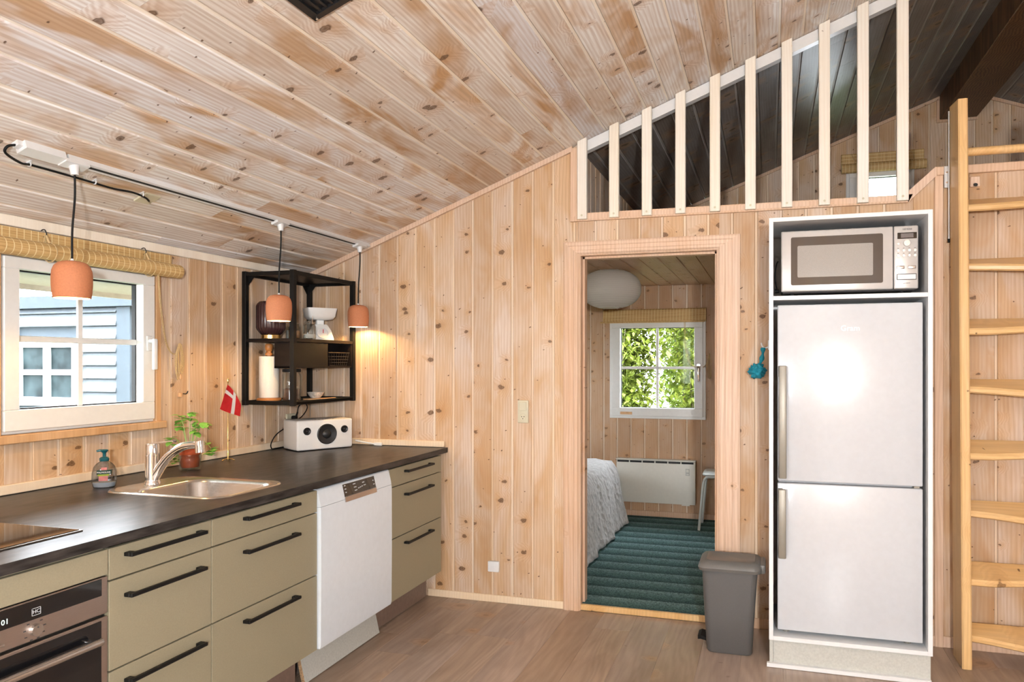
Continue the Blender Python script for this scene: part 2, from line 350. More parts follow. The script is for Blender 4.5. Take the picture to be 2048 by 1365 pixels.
M['copper'] = plain('copper_pot', (.40, .075, .028), .22, noise=.25, nscale=25, coat=.4)
M['soil'] = plain('soil', (.03, .02, .012), .9, noise=.4)
M['soap'] = glass('soap_bottle', (.66, .68, .70), .18, .08)
M['soapfill'] = plain('soap_fill', (.70, .70, .70), .3)
M['pump'] = plain('teal_pump', (.006, .085, .10), .3)
M['label_dark'] = plain('dark_green_label', (.004, .05, .03), .5)
M['label_pink'] = plain('pink_label', (.75, .28, .26), .5, noise=.2)
M['label_lime'] = plain('lime_label', (.42, .52, .05), .5)
M['ceramic'] = plain('speckled_ceramic', (.55, .53, .48), .35, noise=.35, nscale=90)
M['palewood'] = plain('pale_wood_utensil', (.68, .40, .20), .55, noise=.12, nscale=30)
M['bin'] = plain('grey_brown_plastic', (.098, .096, .094), .45, noise=.05, nscale=250, bump=.08)
M['bin_lid'] = plain('grey_lid_plastic', (.125, .120, .112), .42, noise=.05, nscale=250, bump=.05)
M['teal'] = plain('teal_cloth', (.004, .20, .27), .8, noise=.3, nscale=40, bump=.4)
M['quilt'] = None
M['heater'] = plain('cream_heater', (.74, .72, .65), .45)
M['darkslot'] = plain('dark_slot', (.02, .02, .02), .7)
M['stool'] = plain('white_stool_paint', (.66, .70, .68), .35)
M['lantern'] = None
M['shed'] = plain('blue_grey_shed_board', (.056, .066, .075), .8, noise=.12, nscale=30)
M['shedcorner'] = plain('slate_blue_corner', (.022, .032, .041), .8, noise=.12, nscale=40)
M['shedglass'] = plain('shed_pane', (.02, .029, .031), .4, noise=.7, nscale=6, spec=.03)
M['soffit'] = plain('pale_soffit', (.30, .285, .25), .8, noise=.08)
M['grass'] = plain('lawn', (.075, .095, .045), .95, noise=.4, nscale=6)
M['bushleaf'] = plain('hedge_leaf', (.25, .33, .06), .6, noise=.5, nscale=2.5)
M['bark'] = plain('grey_bark', (.30, .28, .24), .9, noise=.3, nscale=20)
M['outlet'] = plain('beige_switch_plastic', (.60, .55, .40), .4)
M['zinc'] = plain('zinc_bracket', (.62, .64, .66), .35, metal=.8)
M['carpet'] = None
M['ventblack'] = plain('black_vent', (.010, .010, .011), .4)
M['plaster'] = plain('plain_wall_core', (.60, .48, .36), .9)
M['lcd'] = plain('lcd_grey', (.16, .14, .14), .2)
M['print'] = plain('dark_print', (.05, .045, .045), .6)
M['printpale'] = plain('pale_print', (.60, .62, .64), .5)
M['digit'] = glow('pale_digit', (.75, .95, .88), .8)
M['lime_wash'] = M['trim']

def special():
    m, nt, p = newmat('bamboo_slats')              # fine horizontal slats and sewn threads, object space
    tc = N(nt, 'ShaderNodeTexCoord'); sp = N(nt, 'ShaderNodeSeparateXYZ'); link(nt, tc.outputs['Object'], sp.inputs[0])
    nz = N(nt, 'ShaderNodeTexNoise'); nz.inputs['Scale'].default_value = 1; nz.inputs['Detail'].default_value = 3
    mp = N(nt, 'ShaderNodeMapping'); mp.inputs['Scale'].default_value = (220, 220, 4); link(nt, tc.outputs['Object'], mp.inputs[0]); link(nt, mp.outputs[0], nz.inputs['Vector'])
    r = ramp(nt, [(.3, (.46, .27, .095)), (.5, (.60, .38, .15)), (.7, (.70, .49, .23))]); link(nt, nz.outputs[0], r.inputs[0])
    mu = N(nt, 'ShaderNodeMath', operation='MULTIPLY'); mu.inputs[1].default_value = 36.0; link(nt, sp.outputs[2], mu.inputs[0])
    fr = N(nt, 'ShaderNodeMath', operation='FRACT'); link(nt, mu.outputs[0], fr.inputs[0])
    lt = N(nt, 'ShaderNodeMath', operation='LESS_THAN'); lt.inputs[1].default_value = .13; link(nt, fr.outputs[0], lt.inputs[0])
    c = mixc(nt, lt.outputs[0], r.outputs[0], (.80, .66, .36)); link(nt, c, p.inputs['Base Color'])
    p.inputs['Roughness'].default_value = .6
    b = N(nt, 'ShaderNodeBump'); b.inputs['Strength'].default_value = .5; b.inputs['Distance'].default_value = .002; link(nt, nz.outputs[0], b.inputs['Height']); link(nt, b.outputs[0], p.inputs['Normal'])
    M['bamboo'] = m
    m, nt, p = newmat('quilted_grey_cloth')
    tc = N(nt, 'ShaderNodeTexCoord')
    vo = N(nt, 'ShaderNodeTexVoronoi'); vo.inputs['Scale'].default_value = 22; link(nt, tc.outputs['Object'], vo.inputs['Vector'])
    n2 = N(nt, 'ShaderNodeTexNoise'); n2.inputs['Scale'].default_value = 30; n2.inputs['Detail'].default_value = 5; link(nt, tc.outputs['Object'], n2.inputs['Vector'])
    r = ramp(nt, [(.3, (.40, .40, .40)), (.7, (.60, .60, .60))]); link(nt, n2.outputs[0], r.inputs[0]); link(nt, r.outputs[0], p.inputs['Base Color'])
    p.inputs['Roughness'].default_value = .65; p.inputs['Sheen Weight'].default_value = .4
    ad = N(nt, 'ShaderNodeMath', operation='ADD'); link(nt, vo.outputs[0], ad.inputs[0]); link(nt, n2.outputs[0], ad.inputs[1])
    b = N(nt, 'ShaderNodeBump'); b.inputs['Strength'].default_value = .9; b.inputs['Distance'].default_value = .012; link(nt, ad.outputs[0], b.inputs['Height']); link(nt, b.outputs[0], p.inputs['Normal'])
    M['quilt'] = m
    m, nt, p = newmat('rice_paper')
    tc = N(nt, 'ShaderNodeTexCoord'); sp = N(nt, 'ShaderNodeSeparateXYZ'); link(nt, tc.outputs['Object'], sp.inputs[0])
    mu = N(nt, 'ShaderNodeMath', operation='MULTIPLY'); mu.inputs[1].default_value = 420; link(nt, sp.outputs[2], mu.inputs[0])
    sn = N(nt, 'ShaderNodeMath', operation='SINE'); link(nt, mu.outputs[0], sn.inputs[0])
    r = ramp(nt, [(.2, (.80, .78, .75)), (.8, (.90, .88, .85))]); link(nt, sn.outputs[0], r.inputs[0]); link(nt, r.outputs[0], p.inputs['Base Color'])
    p.inputs['Roughness'].default_value = .9
    b = N(nt, 'ShaderNodeBump'); b.inputs['Strength'].default_value = .35; b.inputs['Distance'].default_value = .002; link(nt, sn.outputs[0], b.inputs['Height']); link(nt, b.outputs[0], p.inputs['Normal'])
    tl_ = N(nt, 'ShaderNodeBsdfTranslucent'); tl_.inputs[0].default_value = (.85, .82, .76, 1); ms = N(nt, 'ShaderNodeMixShader'); ms.inputs[0].default_value = .5
    link(nt, p.outputs[0], ms.inputs[1]); link(nt, tl_.outputs[0], ms.inputs[2]); link(nt, ms.outputs[0], nt.nodes['Material Output'].inputs[0])
    M['lantern'] = m
    m, nt, p = newmat('striped_carpet')
    tc = N(nt, 'ShaderNodeTexCoord'); sp = N(nt, 'ShaderNodeSeparateXYZ'); link(nt, tc.outputs['Object'], sp.inputs[0])
    mu = N(nt, 'ShaderNodeMath', operation='MULTIPLY'); mu.inputs[1].default_value = 5.6; link(nt, sp.outputs[1], mu.inputs[0])
    fr = N(nt, 'ShaderNodeMath', operation='FRACT'); link(nt, mu.outputs[0], fr.inputs[0])
    r = ramp(nt, [(0, (.06, .12, .125)), (.5, (.14, .26, .27)), (.92, (.26, .40, .415)), (1, (.055, .12, .125))]); link(nt, fr.outputs[0], r.inputs[0])
    n2 = N(nt, 'ShaderNodeTexNoise'); n2.inputs['Scale'].default_value = 130; n2.inputs['Detail'].default_value = 3; link(nt, tc.outputs['Object'], n2.inputs['Vector'])
    r2 = ramp(nt, [(.38, (.22, .25, .24)), (.62, (1.0, 1.0, .95))]); link(nt, n2.outputs[0], r2.inputs[0])
    c = mixc(nt, .8, r.outputs[0], r2.outputs[0], 'MULTIPLY'); link(nt, c, p.inputs['Base Color']); p.inputs['Roughness'].default_value = .95
    p.inputs['Specular IOR Level'].default_value = .15
    b = N(nt, 'ShaderNodeBump'); b.inputs['Strength'].default_value = .8; b.inputs['Distance'].default_value = .006; link(nt, n2.outputs[0], b.inputs['Height']); link(nt, b.outputs[0], p.inputs['Normal'])
    M['carpet'] = m
special()

# ------------------------------------------------------------------ board cladding: every board an object under its wall
def boards(parent, org, u, v, n, u0, u1, pitch, lo, hi, mats, holes=(), breaks=(), style='tg', name='board', joints=None, start=None, depth=.012, cuts=()):
    """boards run along v, are laid along u from u0 to u1 and face n; lo/hi give the ends along v at u"""
    org, u, v, n = Vector(org), Vector(u), Vector(v), Vector(n)
    right = u.cross(n).dot(v) > 0
    a = u0 if start is None else start
    i = 0
    while a < u1-1e-4:
        b = a+pitch
        pts = [max(a, u0), min(b, u1)]
        for h in holes:
            for q in (h[0], h[1]):
                if pts[0]+1e-3 < q < pts[-1]-1e-3: pts.append(q)
        for q in breaks:
            if min(pts)+1e-3 < q < max(pts)-1e-3: pts.append(q)
        pts = sorted(set(pts))
        js = joints(i) if joints else []
        for c, d in zip(pts, pts[1:]):
            if d-c < .002: continue
            mid = (c+d)/2
            segs = [(None, None)]
            for h in holes:
                if h[0]-1e-6 <= mid <= h[1]+1e-6:
                    ns = []
                    for s in segs:
                        l = lo(mid) if s[0] is None else s[0]; t = hi(mid) if s[1] is None else s[1]
                        if h[3] <= l or h[2] >= t: ns.append(s); continue
                        if h[2] > l+.004: ns.append((s[0], h[2]))
                        if h[3] < t-.004: ns.append((h[3], s[1]))
                    segs = ns
            out = []
            for s in segs:
                l = lo(mid) if s[0] is None else s[0]; t = hi(mid) if s[1] is None else s[1]
                cs = [j for j in js if l+.1 < j < t-.1]
                e = [s[0]]+cs+[s[1]]; out += [(e[k], e[k+1]) for k in range(len(e)-1)]
            for s0, s1 in out:
                W = d-c
                eps = min(.003, W*.2)
                if style == 'tg':
                    ent = abs(c-a) < 1e-6; tongue = abs(d-b) < 1e-6 and W > .03
                    prof = [(0, -depth), (0, -.0035 if ent else 0)] + ([(eps, 0)] if ent else [])
                    if tongue: prof += [(W-.016, 0), (W-.0125, -.0045), (W-.001, -.0045), (W-.001, -depth)]
                    else: prof += [(W, 0), (W, -depth)]
                else:
                    prof = [(0, -depth), (0, -.0012), (.0012, 0), (W-.0012, 0), (W, -.0012), (W, -depth)]; tongue = False
                if not right: prof = [(W-x, y) for x, y in reversed(prof)]
                def uv(x): return c+x if right else d-x
                g = .0006
                zlo = [(lo(uv(x)) if s0 is None else s0+g) for x, y in prof]
                zhi = [(hi(uv(x)) if s1 is None else s1-g) for x, y in prof]
                zb = min(zlo)
                vs = [(x, y, z-zb) for (x, y), z in zip(prof, zlo)] + [(x, y, z-zb) for (x, y), z in zip(prof, zhi)]
                k = len(prof); fs = []
                for q in range(k):
                    r = (q+1) % k; fs.append((q, r, r+k, q+k))
                fs.append(tuple(reversed(range(k)))); fs.append(tuple(range(k, 2*k)))
                me = bpy.data.meshes.new(name); me.from_pydata(vs, [], fs)
                for mm in mats: me.materials.append(mm)
                if tongue and len(mats) > 1:
                    for q in range(k):
                        x0, y0 = prof[q]; x1, y1 = prof[(q+1) % k]
                        if abs(y0+.0045) < 1e-6 and abs(y1+.0045) < 1e-6: me.polygons[q].material_index = 1
                me.update()
                bm_ = bmesh.new(); bm_.from_mesh(me); bmesh.ops.recalc_face_normals(bm_, faces=bm_.faces); bm_.to_mesh(me); bm_.free()
                o = bpy.data.objects.new(name, me); C.objects.link(o); o.parent = parent
                uu = u if right else -u
                Mx = Matrix((uu, n, v)).transposed().to_4x4(); Mx.translation = org + u*(c if right else d) + v*zb
                o.matrix_local = Mx
        a = b; i += 1

X0, X1, Y0, YG = 0.0, 8.6, -6.4, 2.4
RIDGE = 4.3
# ---- floor
bm = B(); bx(bm, X0-.1, X1+.1, Y0-.1, .09, -.06, -.012)
floor = struct('floor', bm, M['laminate'])
rng = random.Random(3)
def fj(i):
    s = rng.uniform(0, 1.25); return [Y0 + s + k*1.28 for k in range(6)]
boards(floor, (0, 0, 0), (1, 0, 0), (0, 1, 0), (0, 0, 1), 0.78, X1, .192, lambda u: Y0, lambda u: .0, [M['laminate']], style='flat', name='plank', joints=fj, start=.60)
# ---- left (kitchen) wall
WZ0, WZ1, WY0, WY1 = 1.135, 1.845, -1.90, -1.165
bm = B()
for a in ((Y0, WY0, -.15, 2.2), (WY1, 1.0, -.15, 2.2), (1.9, YG+.1, -.15, 2.2), (1.0, 1.9, -.15, .95), (1.0, 1.9, 1.75, 2.2), (WY0, WY1, -.15, WZ0), (WY0, WY1, WZ1, 2.2)):
    bx(bm, -.13, -.012, a[0], a[1], a[2], min(a[3], 1.99))
wall_left = struct('wall_left', bm, M['plaster'])
boards(wall_left, (0, 0, 0), (0, 1, 0), (0, 0, 1), (1, 0, 0), Y0, 0.0, .1125, lambda u: 0, lambda u: 1.985, [M['pine_left'], M['wall_strip']], holes=[(WY0, WY1, WZ0, WZ1)], start=-1.196-.1125*47)
# ---- back wall with the bedroom door and the loft opening
DX0, DX1, DZ = 1.806, 2.568, 2.03
OPX, SILL = 1.79, 2.265
def top_back(u):
    if u <= OPX+1e-6: return min(ceil_z(u), 3.6)
    if u <= 3.515: return SILL-.004
    if u <= 3.636: return SILL-.004 + (u-3.515)/.121*.105
    return 2.366
bm = B()
prism(bm, [(0, 0), (DX0-.02, 0), (DX0-.02, ceil_z(DX0-.02)-.02), (0, 1.97)], 'y', .012, .088)
prism(bm, [(DX0-.02, DZ+.02), (DX1+.02, DZ+.02), (DX1+.02, 2.235), (DX0-.02, 2.235)], 'y', .012, .088)
prism(bm, [(DX1+.02, 0), (X1, 0), (X1, 2.35), (3.636, 2.35), (3.515, 2.235), (DX1+.02, 2.235)], 'y', .012, .088)
wall_back = struct('wall_back', bm, M['plaster'])
def hi_back(u): return top_back(u) if u > OPX-1e-4 else ceil_z(u)-.002
# split at the breaks so that the sloping and stepped tops are exact
for (a, b, fn) in ((0.0062, OPX, lambda u: ceil_z(u)-.002), (OPX, 3.515, lambda u: SILL-.004), (3.515, 3.636, lambda u: SILL-.004+(u-3.515)/.121*.105), (3.636, 6.2, lambda u: 2.366)):
    k0 = math.floor((a-.0062)/.1262+1e-6)
    boards(wall_back, (0, 0, 0), (1, 0, 0), (0, 0, 1), (0, -1, 0), a, b, .1262, lambda u: 0, fn, [M['pine'], M['wall_strip']], holes=[(DX0-.015, DX1+.015, -1, DZ+.015)], start=.0062+k0*.1262)
# ---- roof slopes
def slope_core(sgn):
    bm = B()
    pts = [(-.5, ceil_z(-.5)), (RIDGE, ceil_z(RIDGE)), (RIDGE, ceil_z(RIDGE)+.16), (-.5, ceil_z(-.5)+.16)]
    pts = [(x, z+.014) for x, z in pts]
    if sgn < 0: pts = [(2*RIDGE-x, z) for x, z in pts]
    prism(bm, pts, 'y', Y0-.1, YG+.6); return bm
ceiling = struct('ceiling', slope_core(1), M['soffit'])
ceiling_r = struct('ceiling_far_slope', slope_core(-1), M['soffit'])
L_s = RIDGE/math.cos(TH)
rj = random.Random(11)
def cj(i):
    s = rj.uniform(.3, 3.4); return [Y0+s, Y0+s+3.5, Y0+s+6.9]
boards(ceiling, (0, 0, 1.99), CU, (0, 1, 0), CN, 0, L_s, .126, lambda u: Y0, lambda u: .02, [M['pine_ceil'], M['pine_strip']], joints=cj, start=-.047)
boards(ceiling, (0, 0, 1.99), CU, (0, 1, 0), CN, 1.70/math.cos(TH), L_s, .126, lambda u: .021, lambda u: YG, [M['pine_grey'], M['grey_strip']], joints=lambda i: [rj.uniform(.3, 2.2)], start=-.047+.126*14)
U2 = Vector((-CU.x, 0, CU.z)); N2 = Vector((-CN.x, 0, CN.z))
boards(ceiling_r, (2*RIDGE, 0, 1.99), U2, (0, 1, 0), N2, 0, L_s, .126, lambda u: Y0, lambda u: .02, [M['pine_ceil'], M['pine_strip']], joints=lambda i: [rj.uniform(-4, -2)])
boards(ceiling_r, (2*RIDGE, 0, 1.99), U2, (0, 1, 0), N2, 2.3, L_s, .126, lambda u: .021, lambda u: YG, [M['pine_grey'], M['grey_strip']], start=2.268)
# ---- gable wall behind the bedroom and the loft
BW = (1.44, 2.305, .915, 1.83)      # bedroom window hole
LW = (3.46, 3.98, 2.48, 3.04)       # loft window hole
def gz(u): return ceil_z(u if u < RIDGE else 2*RIDGE-u)
bm = B()
def gcol(a, b, z0, z1=None):
    prism(bm, [(a, z0), (b, z0), (b, gz(b) if z1 is None else z1), (a, gz(a) if z1 is None else z1)], 'y', YG+.012, YG+.13)
gcol(-.12, BW[0], -.15); gcol(BW[0], BW[1], -.15, BW[2]); gcol(BW[0], BW[1], BW[3]); gcol(BW[1], LW[0], -.15)
gcol(LW[0], LW[1], -.15, LW[2]); gcol(LW[0], LW[1], LW[3]); gcol(LW[1], RIDGE, -.15); gcol(RIDGE, X1, -.15)
wall_gable = struct('wall_gable', bm, M['plaster'])
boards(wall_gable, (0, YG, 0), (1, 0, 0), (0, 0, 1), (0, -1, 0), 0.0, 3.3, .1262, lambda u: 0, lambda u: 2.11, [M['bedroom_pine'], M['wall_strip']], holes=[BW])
boards(wall_gable, (0, YG, 0), (1, 0, 0), (0, 0, 1), (0, -1, 0), 1.7, RIDGE, .1262, lambda u: 2.23, lambda u: gz(u)-.002, [M['pine'], M['wall_strip']], holes=[LW])
boards(wall_gable, (0, YG, 0), (1, 0, 0), (0, 0, 1), (0, -1, 0), RIDGE, 6.6, .1262, lambda u: 2.23, lambda u: gz(u)-.002, [M['pine'], M['wall_strip']])
# ---- loft floor / bedroom ceiling, loft partition, bedroom partitions
bm = B(); bx(bm, 0, X1, .089, YG+.01, 2.122, 2.235)
ceiling_b = struct('ceiling_bedroom', bm, M['bedroom_pine'])
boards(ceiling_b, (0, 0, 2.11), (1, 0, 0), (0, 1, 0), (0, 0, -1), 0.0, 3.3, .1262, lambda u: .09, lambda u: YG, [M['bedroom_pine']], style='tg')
bm = B(); bx(bm, 1.78, X1, .10, YG, 2.2351, 2.243); struct('floor_loft_absorber', bm, M['loft_absorber'])  # unseen dark layer, added to weaken light bouncing up to the loft ceiling
bm = B(); prism(bm, [(1.70, 2.235), (1.768, 2.235), (1.768, ceil_z(1.768)-.004), (1.70, ceil_z(1.70)-.004)], 'y', .089, YG)
wall_loft = struct('wall_loft', bm, M['plaster'])
boards(wall_loft, (1.78, 0, 0), (0, 1, 0), (0, 0, 1), (1, 0, 0), .089, YG, .1262, lambda u: 2.235, lambda u: ceil_z(1.78)-.003, [M['pine'], M['wall_strip']])
bm = B(); rframe(bm, 'x', 1.0, 1.9, .95, 1.75, .06, .06, .06, .06, -.10, -.02, .003); struct('window_added_bedroom', bm, M['whitepvc'])  # unseen window, added to brighten the bedroom from its left wall
bm = B(); bx(bm, 3.3, 3.38, .089, YG, 0, 2.11); wall_br = struct('wall_bedroom_right', bm, M['bedroom_pine'])
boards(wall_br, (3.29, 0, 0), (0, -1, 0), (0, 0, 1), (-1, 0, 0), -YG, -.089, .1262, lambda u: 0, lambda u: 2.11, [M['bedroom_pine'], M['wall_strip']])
bm = B(); bx(bm, -.012, 3.38, .02, YG+.012, -.05, .035); fb = struct('floor_bedroom', bm, M['carpet'])
# ---- unseen rest of the room, rear and right walls with windows added for daylight
RH = (.60, 1.90, .90, 2.00)
bm = B()
prism(bm, [(0, 0), (RH[0], 0), (RH[0], gz(RH[0])), (0, 1.99)], 'y', Y0-.12, Y0-.012)
prism(bm, [(RH[0], RH[3]), (RH[1], RH[3]), (RH[1], gz(RH[1])), (RH[0], gz(RH[0]))], 'y', Y0-.12, Y0-.012)
prism(bm, [(RH[0], 0), (RH[1], 0), (RH[1], RH[2]), (RH[0], RH[2])], 'y', Y0-.12, Y0-.012)
prism(bm, [(RH[1], 0), (X1, 0), (X1, 1.99), (RIDGE, gz(RIDGE)), (RH[1], gz(RH[1]))], 'y', Y0-.12, Y0-.012)
wall_rear = struct('wall_rear', bm, M['plaster'])
boards(wall_rear, (0, Y0, 0), (1, 0, 0), (0, 0, 1), (0, 1, 0), 0, RIDGE, .1262, lambda u: 0, lambda u: gz(u)-.002, [M['pine'], M['wall_strip']], holes=[RH])
boards(wall_rear, (0, Y0, 0), (1, 0, 0), (0, 0, 1), (0, 1, 0), RIDGE, X1, .1262, lambda u: 0, lambda u: gz(u)-.002, [M['pine'], M['wall_strip']], holes=[RH])
bm = B()
for a in ((Y0-.1, -4.35, -.1, 2.02), (-3.15, YG+.1, -.1, 2.02), (-4.35, -3.15, -.1, .8), (-4.35, -3.15, 1.8, 2.02)): bx(bm, X1, X1+.12, *a)
wall_right = struct('wall_right', bm, M['pine'])
bm = B(); rframe(bm, 'y', RH[0], RH[1], RH[2], RH[3], .07, .07, .07, .07, Y0-.09, Y0-.02, .003); bx(bm, 1.22, 1.28, Y0-.085, Y0-.025, RH[2]+.07, RH[3]-.07)
window_r = struct('window_added_rear', bm, M['whitepvc'])  # unseen window, added to let sky light in from the rear
bm = B(); rframe(bm, 'x', -4.35, -3.15, .8, 1.8, .07, .07, .07, .07, X1+.02, X1+.09, .003); bx(bm, X1+.025, X1+.085, -3.78, -3.72, .87, 1.73)
window_s = struct('window_added_side', bm, M['whitepvc'])  # unseen window, added for cool daylight from the right

# ------------------------------------------------------------------ trims
def trimbox(name, a, mat=None, bev=.003):
    bm = B(); bx(bm, *a, bev=bev); return struct(name, bm, mat or M['strip'], origin=((a[0]+a[1])/2, (a[2]+a[3])/2, a[4]))
trimbox('baseboard_back', (.845, 1.706, -.012, 0, 0, .043))
trimbox('baseboard_back_2', (2.69, 2.842, -.012, 0, 0, .055), M['trim'])
trimbox('baseboard_back_3', (3.55, 6.2, -.012, 0, 0, .055), M['trim'])
trimbox('baseboard_gable', (.0, 3.29, YG-.012, YG, .035, .085), M['trim'])
trimbox('trim_1', (0, .02, -3.4, -.02, .908, .946))              # upstand strip on the window wall
trimbox('trim_2', (.0, .955, -.02, 0, .908, .944))               # upstand strip on the back wall
trimbox('trim_3', (0, .018, Y0, -.02, 1.950, 1.992), M['slat'])     # ceiling trim on the window wall
bm = B()
def sloped_trim(bm, xa, xb, y0, y1, drop=.030, gap=.001, f=ceil_z):
    prism(bm, [(xa, f(xa)-gap-drop), (xb, f(xb)-gap-drop), (xb, f(xb)-gap), (xa, f(xa)-gap)], 'y', y0, y1)
sloped_trim(bm, .02, OPX-.03, -.02, 0); struct('trim_4', bm, M['trim'], origin=(0, 0, 0))
bm = B(); sloped_trim(bm, 1.79, 4.17, YG-.015, YG, .026); struct('trim_5', bm, M['trim'])
bm = B(); sloped_trim(bm, 4.43, 6.6, YG-.015, YG, .026, f=gz); struct('trim_6', bm, M['trim'])
bm = B(); bx(bm, 4.145, 4.165, YG-.015, YG, 3.36, gz(4.15)-.02); bx(bm, 4.165, 4.44, YG-.015, YG, 3.36, 3.38); struct('trim_7', bm, M['trim'])
# opening trim round the loft (mitred boards)
bm = B()
bx(bm, 1.748, 1.79, -.018, .09, 2.228, ceil_z(1.748)-.006, .002)
struct('trim_8', bm, M['trim'], origin=(1.77, 0, 2.228))
bm = B(); prism(bm, [(1.748, 2.226), (3.515, 2.226), (3.536, 2.265), (1.79, 2.270), (1.748, 2.226+.002)], 'y', -.02, .10); struct('trim_9', bm, M['trim'], origin=(2.6, 0, 2.226))
bm = B(); prism(bm, [(3.515, 2.226), (3.66, 2.366), (3.64, 2.396), (3.50, 2.268)], 'y', -.02, .10); struct('trim_10', bm, M['trim'], origin=(3.56, 0, 2.226))
bm = B(); bx(bm, 3.642, 6.2, -.022, .10, 2.352, 2.394, .003); struct('trim_11', bm, M['trim'], origin=(4.5, 0, 2.35))
bm = B(); bx(bm, 3.636, 3.676, -.016, 0, 0, 2.352, .003); struct('trim_12', bm, M['trim'], origin=(3.65, 0, 0))
# door casing: profiled, mitred
def casing(name, pts_o, pts_i):
    bm = B()
    # moulding section across the width: fraction, thickness
    sec = [(0, .0), (0, .016), (.10, .020), (.30, .020), (.36, .015), (.62, .015), (.68, .019), (.86, .019), (.95, .010), (1, .008), (1, .0)]
    loops = []
    for po, pi in zip(pts_o, pts_i):
        loops.append([Vector((po[0]+(pi[0]-po[0])*t, -d, po[1]+(pi[1]-po[1])*t)) for t, d in sec])
    loft(bm, loops); return struct(name, bm, M['trim'], origin=(pts_o[0][0], 0, pts_o[0][1]))
casing('trim_13', [(1.706, 0), (1.706, 2.11)], [(DX0-.004, 0), (DX0-.004, DZ+.004)])
casing('trim_14', [(1.706, 2.11), (2.692, 2.11)], [(DX0-.004, DZ+.004), (DX1+.004, DZ+.004)])
casing('trim_15', [(2.692, 2.11), (2.692, 0)], [(DX1+.004, DZ+.004), (DX1+.004, 0)])
bm = B()
bx(bm, DX0-.018, DX0, -.002, .10, .0, DZ, .001); bx(bm, DX1, DX1+.018, -.002, .10, 0, DZ, .001); bx(bm, DX0-.018, DX1+.018, -.002, .10, DZ, DZ+.018, .001)
bx(bm, DX0, DX0+.012, .045, .10, .03, DZ); bx(bm, DX1-.012, DX1, .045, .10, .03, DZ); bx(bm, DX0, DX1, .045, .10, DZ-.012, DZ)
door_1 = struct('door_1', bm, M['trim'])
bm = B(); bx(bm, DX1-.0015, DX1+.001, .008, .038, 1.755, 1.825, .0005); o = obj('strike_plate', bm, M['brass'], door_1)
bm = B(); bx(bm, DX0-.015, DX1+.012, .0, .085, 0, .034, .004); struct('trim_16', bm, M['ladder'], origin=((DX0+DX1)/2, .05, 0))

# ------------------------------------------------------------------ ridge beam
bm = B(); bx(bm, 4.165, 4.435, Y0+.1, YG-.016, 3.38, 3.60, .004)
tag(obj('ridge_beam', bm, M['beam']), 'dark brown timber beam under the roof ridge above the ladder', 'beam')

# ------------------------------------------------------------------ globe lamp added unseen behind the camera, standing in for a bounced flash
t = thing('added_globe_lamp', 'white globe lamp added unseen behind the camera as fill light', 'lamp', (3.32, -4.75, 0))
bm = B(); lathe(bm, [(.14, 0), (.14, .012), (.02, .03)], (3.32, -4.75, .001), 32); obj('base', bm, M['white'], t, smooth=40)
bm = B(); cyl(bm, (3.32, -4.75, .02), (3.32, -4.75, 1.44), .010, n=16); obj('pole', bm, M['white'], t, smooth=40)
bm = B(); lathe(bm, [(.01, 1.435), (.035, 1.44), (.04, 1.452), (.02, 1.455)], (3.32, -4.75, 0), 24); obj('socket', bm, M['white'], t, smooth=50)
bm = B(); bmesh.ops.create_uvsphere(bm, u_segments=28, v_segments=16, radius=.095, matrix=Matrix.Translation((3.32, -4.75, 1.55))); obj('globe', bm, M['window'], t, smooth=60)
_d = bpy.data.lights.new('globe_fill_light', 'POINT'); _d.energy = 490; _d.shadow_soft_size = .075; _d.color = (.96, .985, 1.0)
_o = bpy.data.objects.new('globe_fill_light', _d); C.objects.link(_o); _o.parent = t; _o.location = (0, 0, 1.55)

# ------------------------------------------------------------------ windows
def window_left():
    y0, y1, z0, z1 = WY0+.012, WY1-.018, WZ0+.003, WZ1-.004
    bm = B(); rframe(bm, 'x', y0, y1, z0, z1, .03, .03, .03, .03, -.09, -.004, .002)
    wn = struct('window_1', bm, M['whitepvc'], origin=(-.05, (y0+y1)/2, z0))
    a0, a1, b0, b1 = y0+.006, y1-.010, z0+.012, z1-.008
    bm = B(); rframe(bm, 'x', a0, a1, b0, b1, .060, .068, .082, .046, -.05, .016, .003)
    sash = obj('sash', bm, M['whitepvc'], wn)
    ga0, ga1, gb0, gb1 = a0+.060, a1-.068, b0+.082, b1-.046
    bm = B(); rframe(bm, 'x', ga0, ga1, gb0, gb1, .005, .005, .005, .005, -.046, -.024)
    obj('gasket', bm, M['blackrub'], sash)
    bm = B(); bx(bm, -.038, -.032, ga0, ga1, gb0, gb1); obj('pane', bm, M['window'], sash)
    ym, zm = (ga0+ga1)/2, (gb0+gb1)/2+.004
    bm = B(); bx(bm, -.031, -.020, ga0, ga1, zm-.0125, zm+.0125, .003); bx(bm, -.031, -.0205, ym-.0125, ym+.0125, gb0, gb1, .003); obj('muntin', bm, M['whitepvc'], sash)
    bm = B(); bx(bm, .016, .024, a1-.052, a1-.022, 1.475, 1.545, .003); cyl(bm, (.024, a1-.037, 1.52), (.05, a1-.037, 1.52), .010, n=14); bx(bm, .046, .062, a1-.049, a1-.026, 1.385, 1.532, .006, 2)
    obj('window_handle', bm, M['whiteplas'], sash, smooth=40)
    # timber reveal and sill board
    bm = B(); bx(bm, -.012, .012, WY1-.018, WY1+.012, WZ0-.01, WZ1+.01, .003); obj('reveal', bm, M['sill'], wn)
    bm = B(); bx(bm, -.012, .012, WY0-.012, WY0+.012, WZ0-.01, WZ1+.01, .003); obj('reveal', bm, M['sill'], wn)
    bm = B(); bx(bm, -.01, .030, WY0-.03, WY1+.03, 1.102, 1.137, .004); obj('sill', bm, M['sill'], wn)
    return wn
window_left()
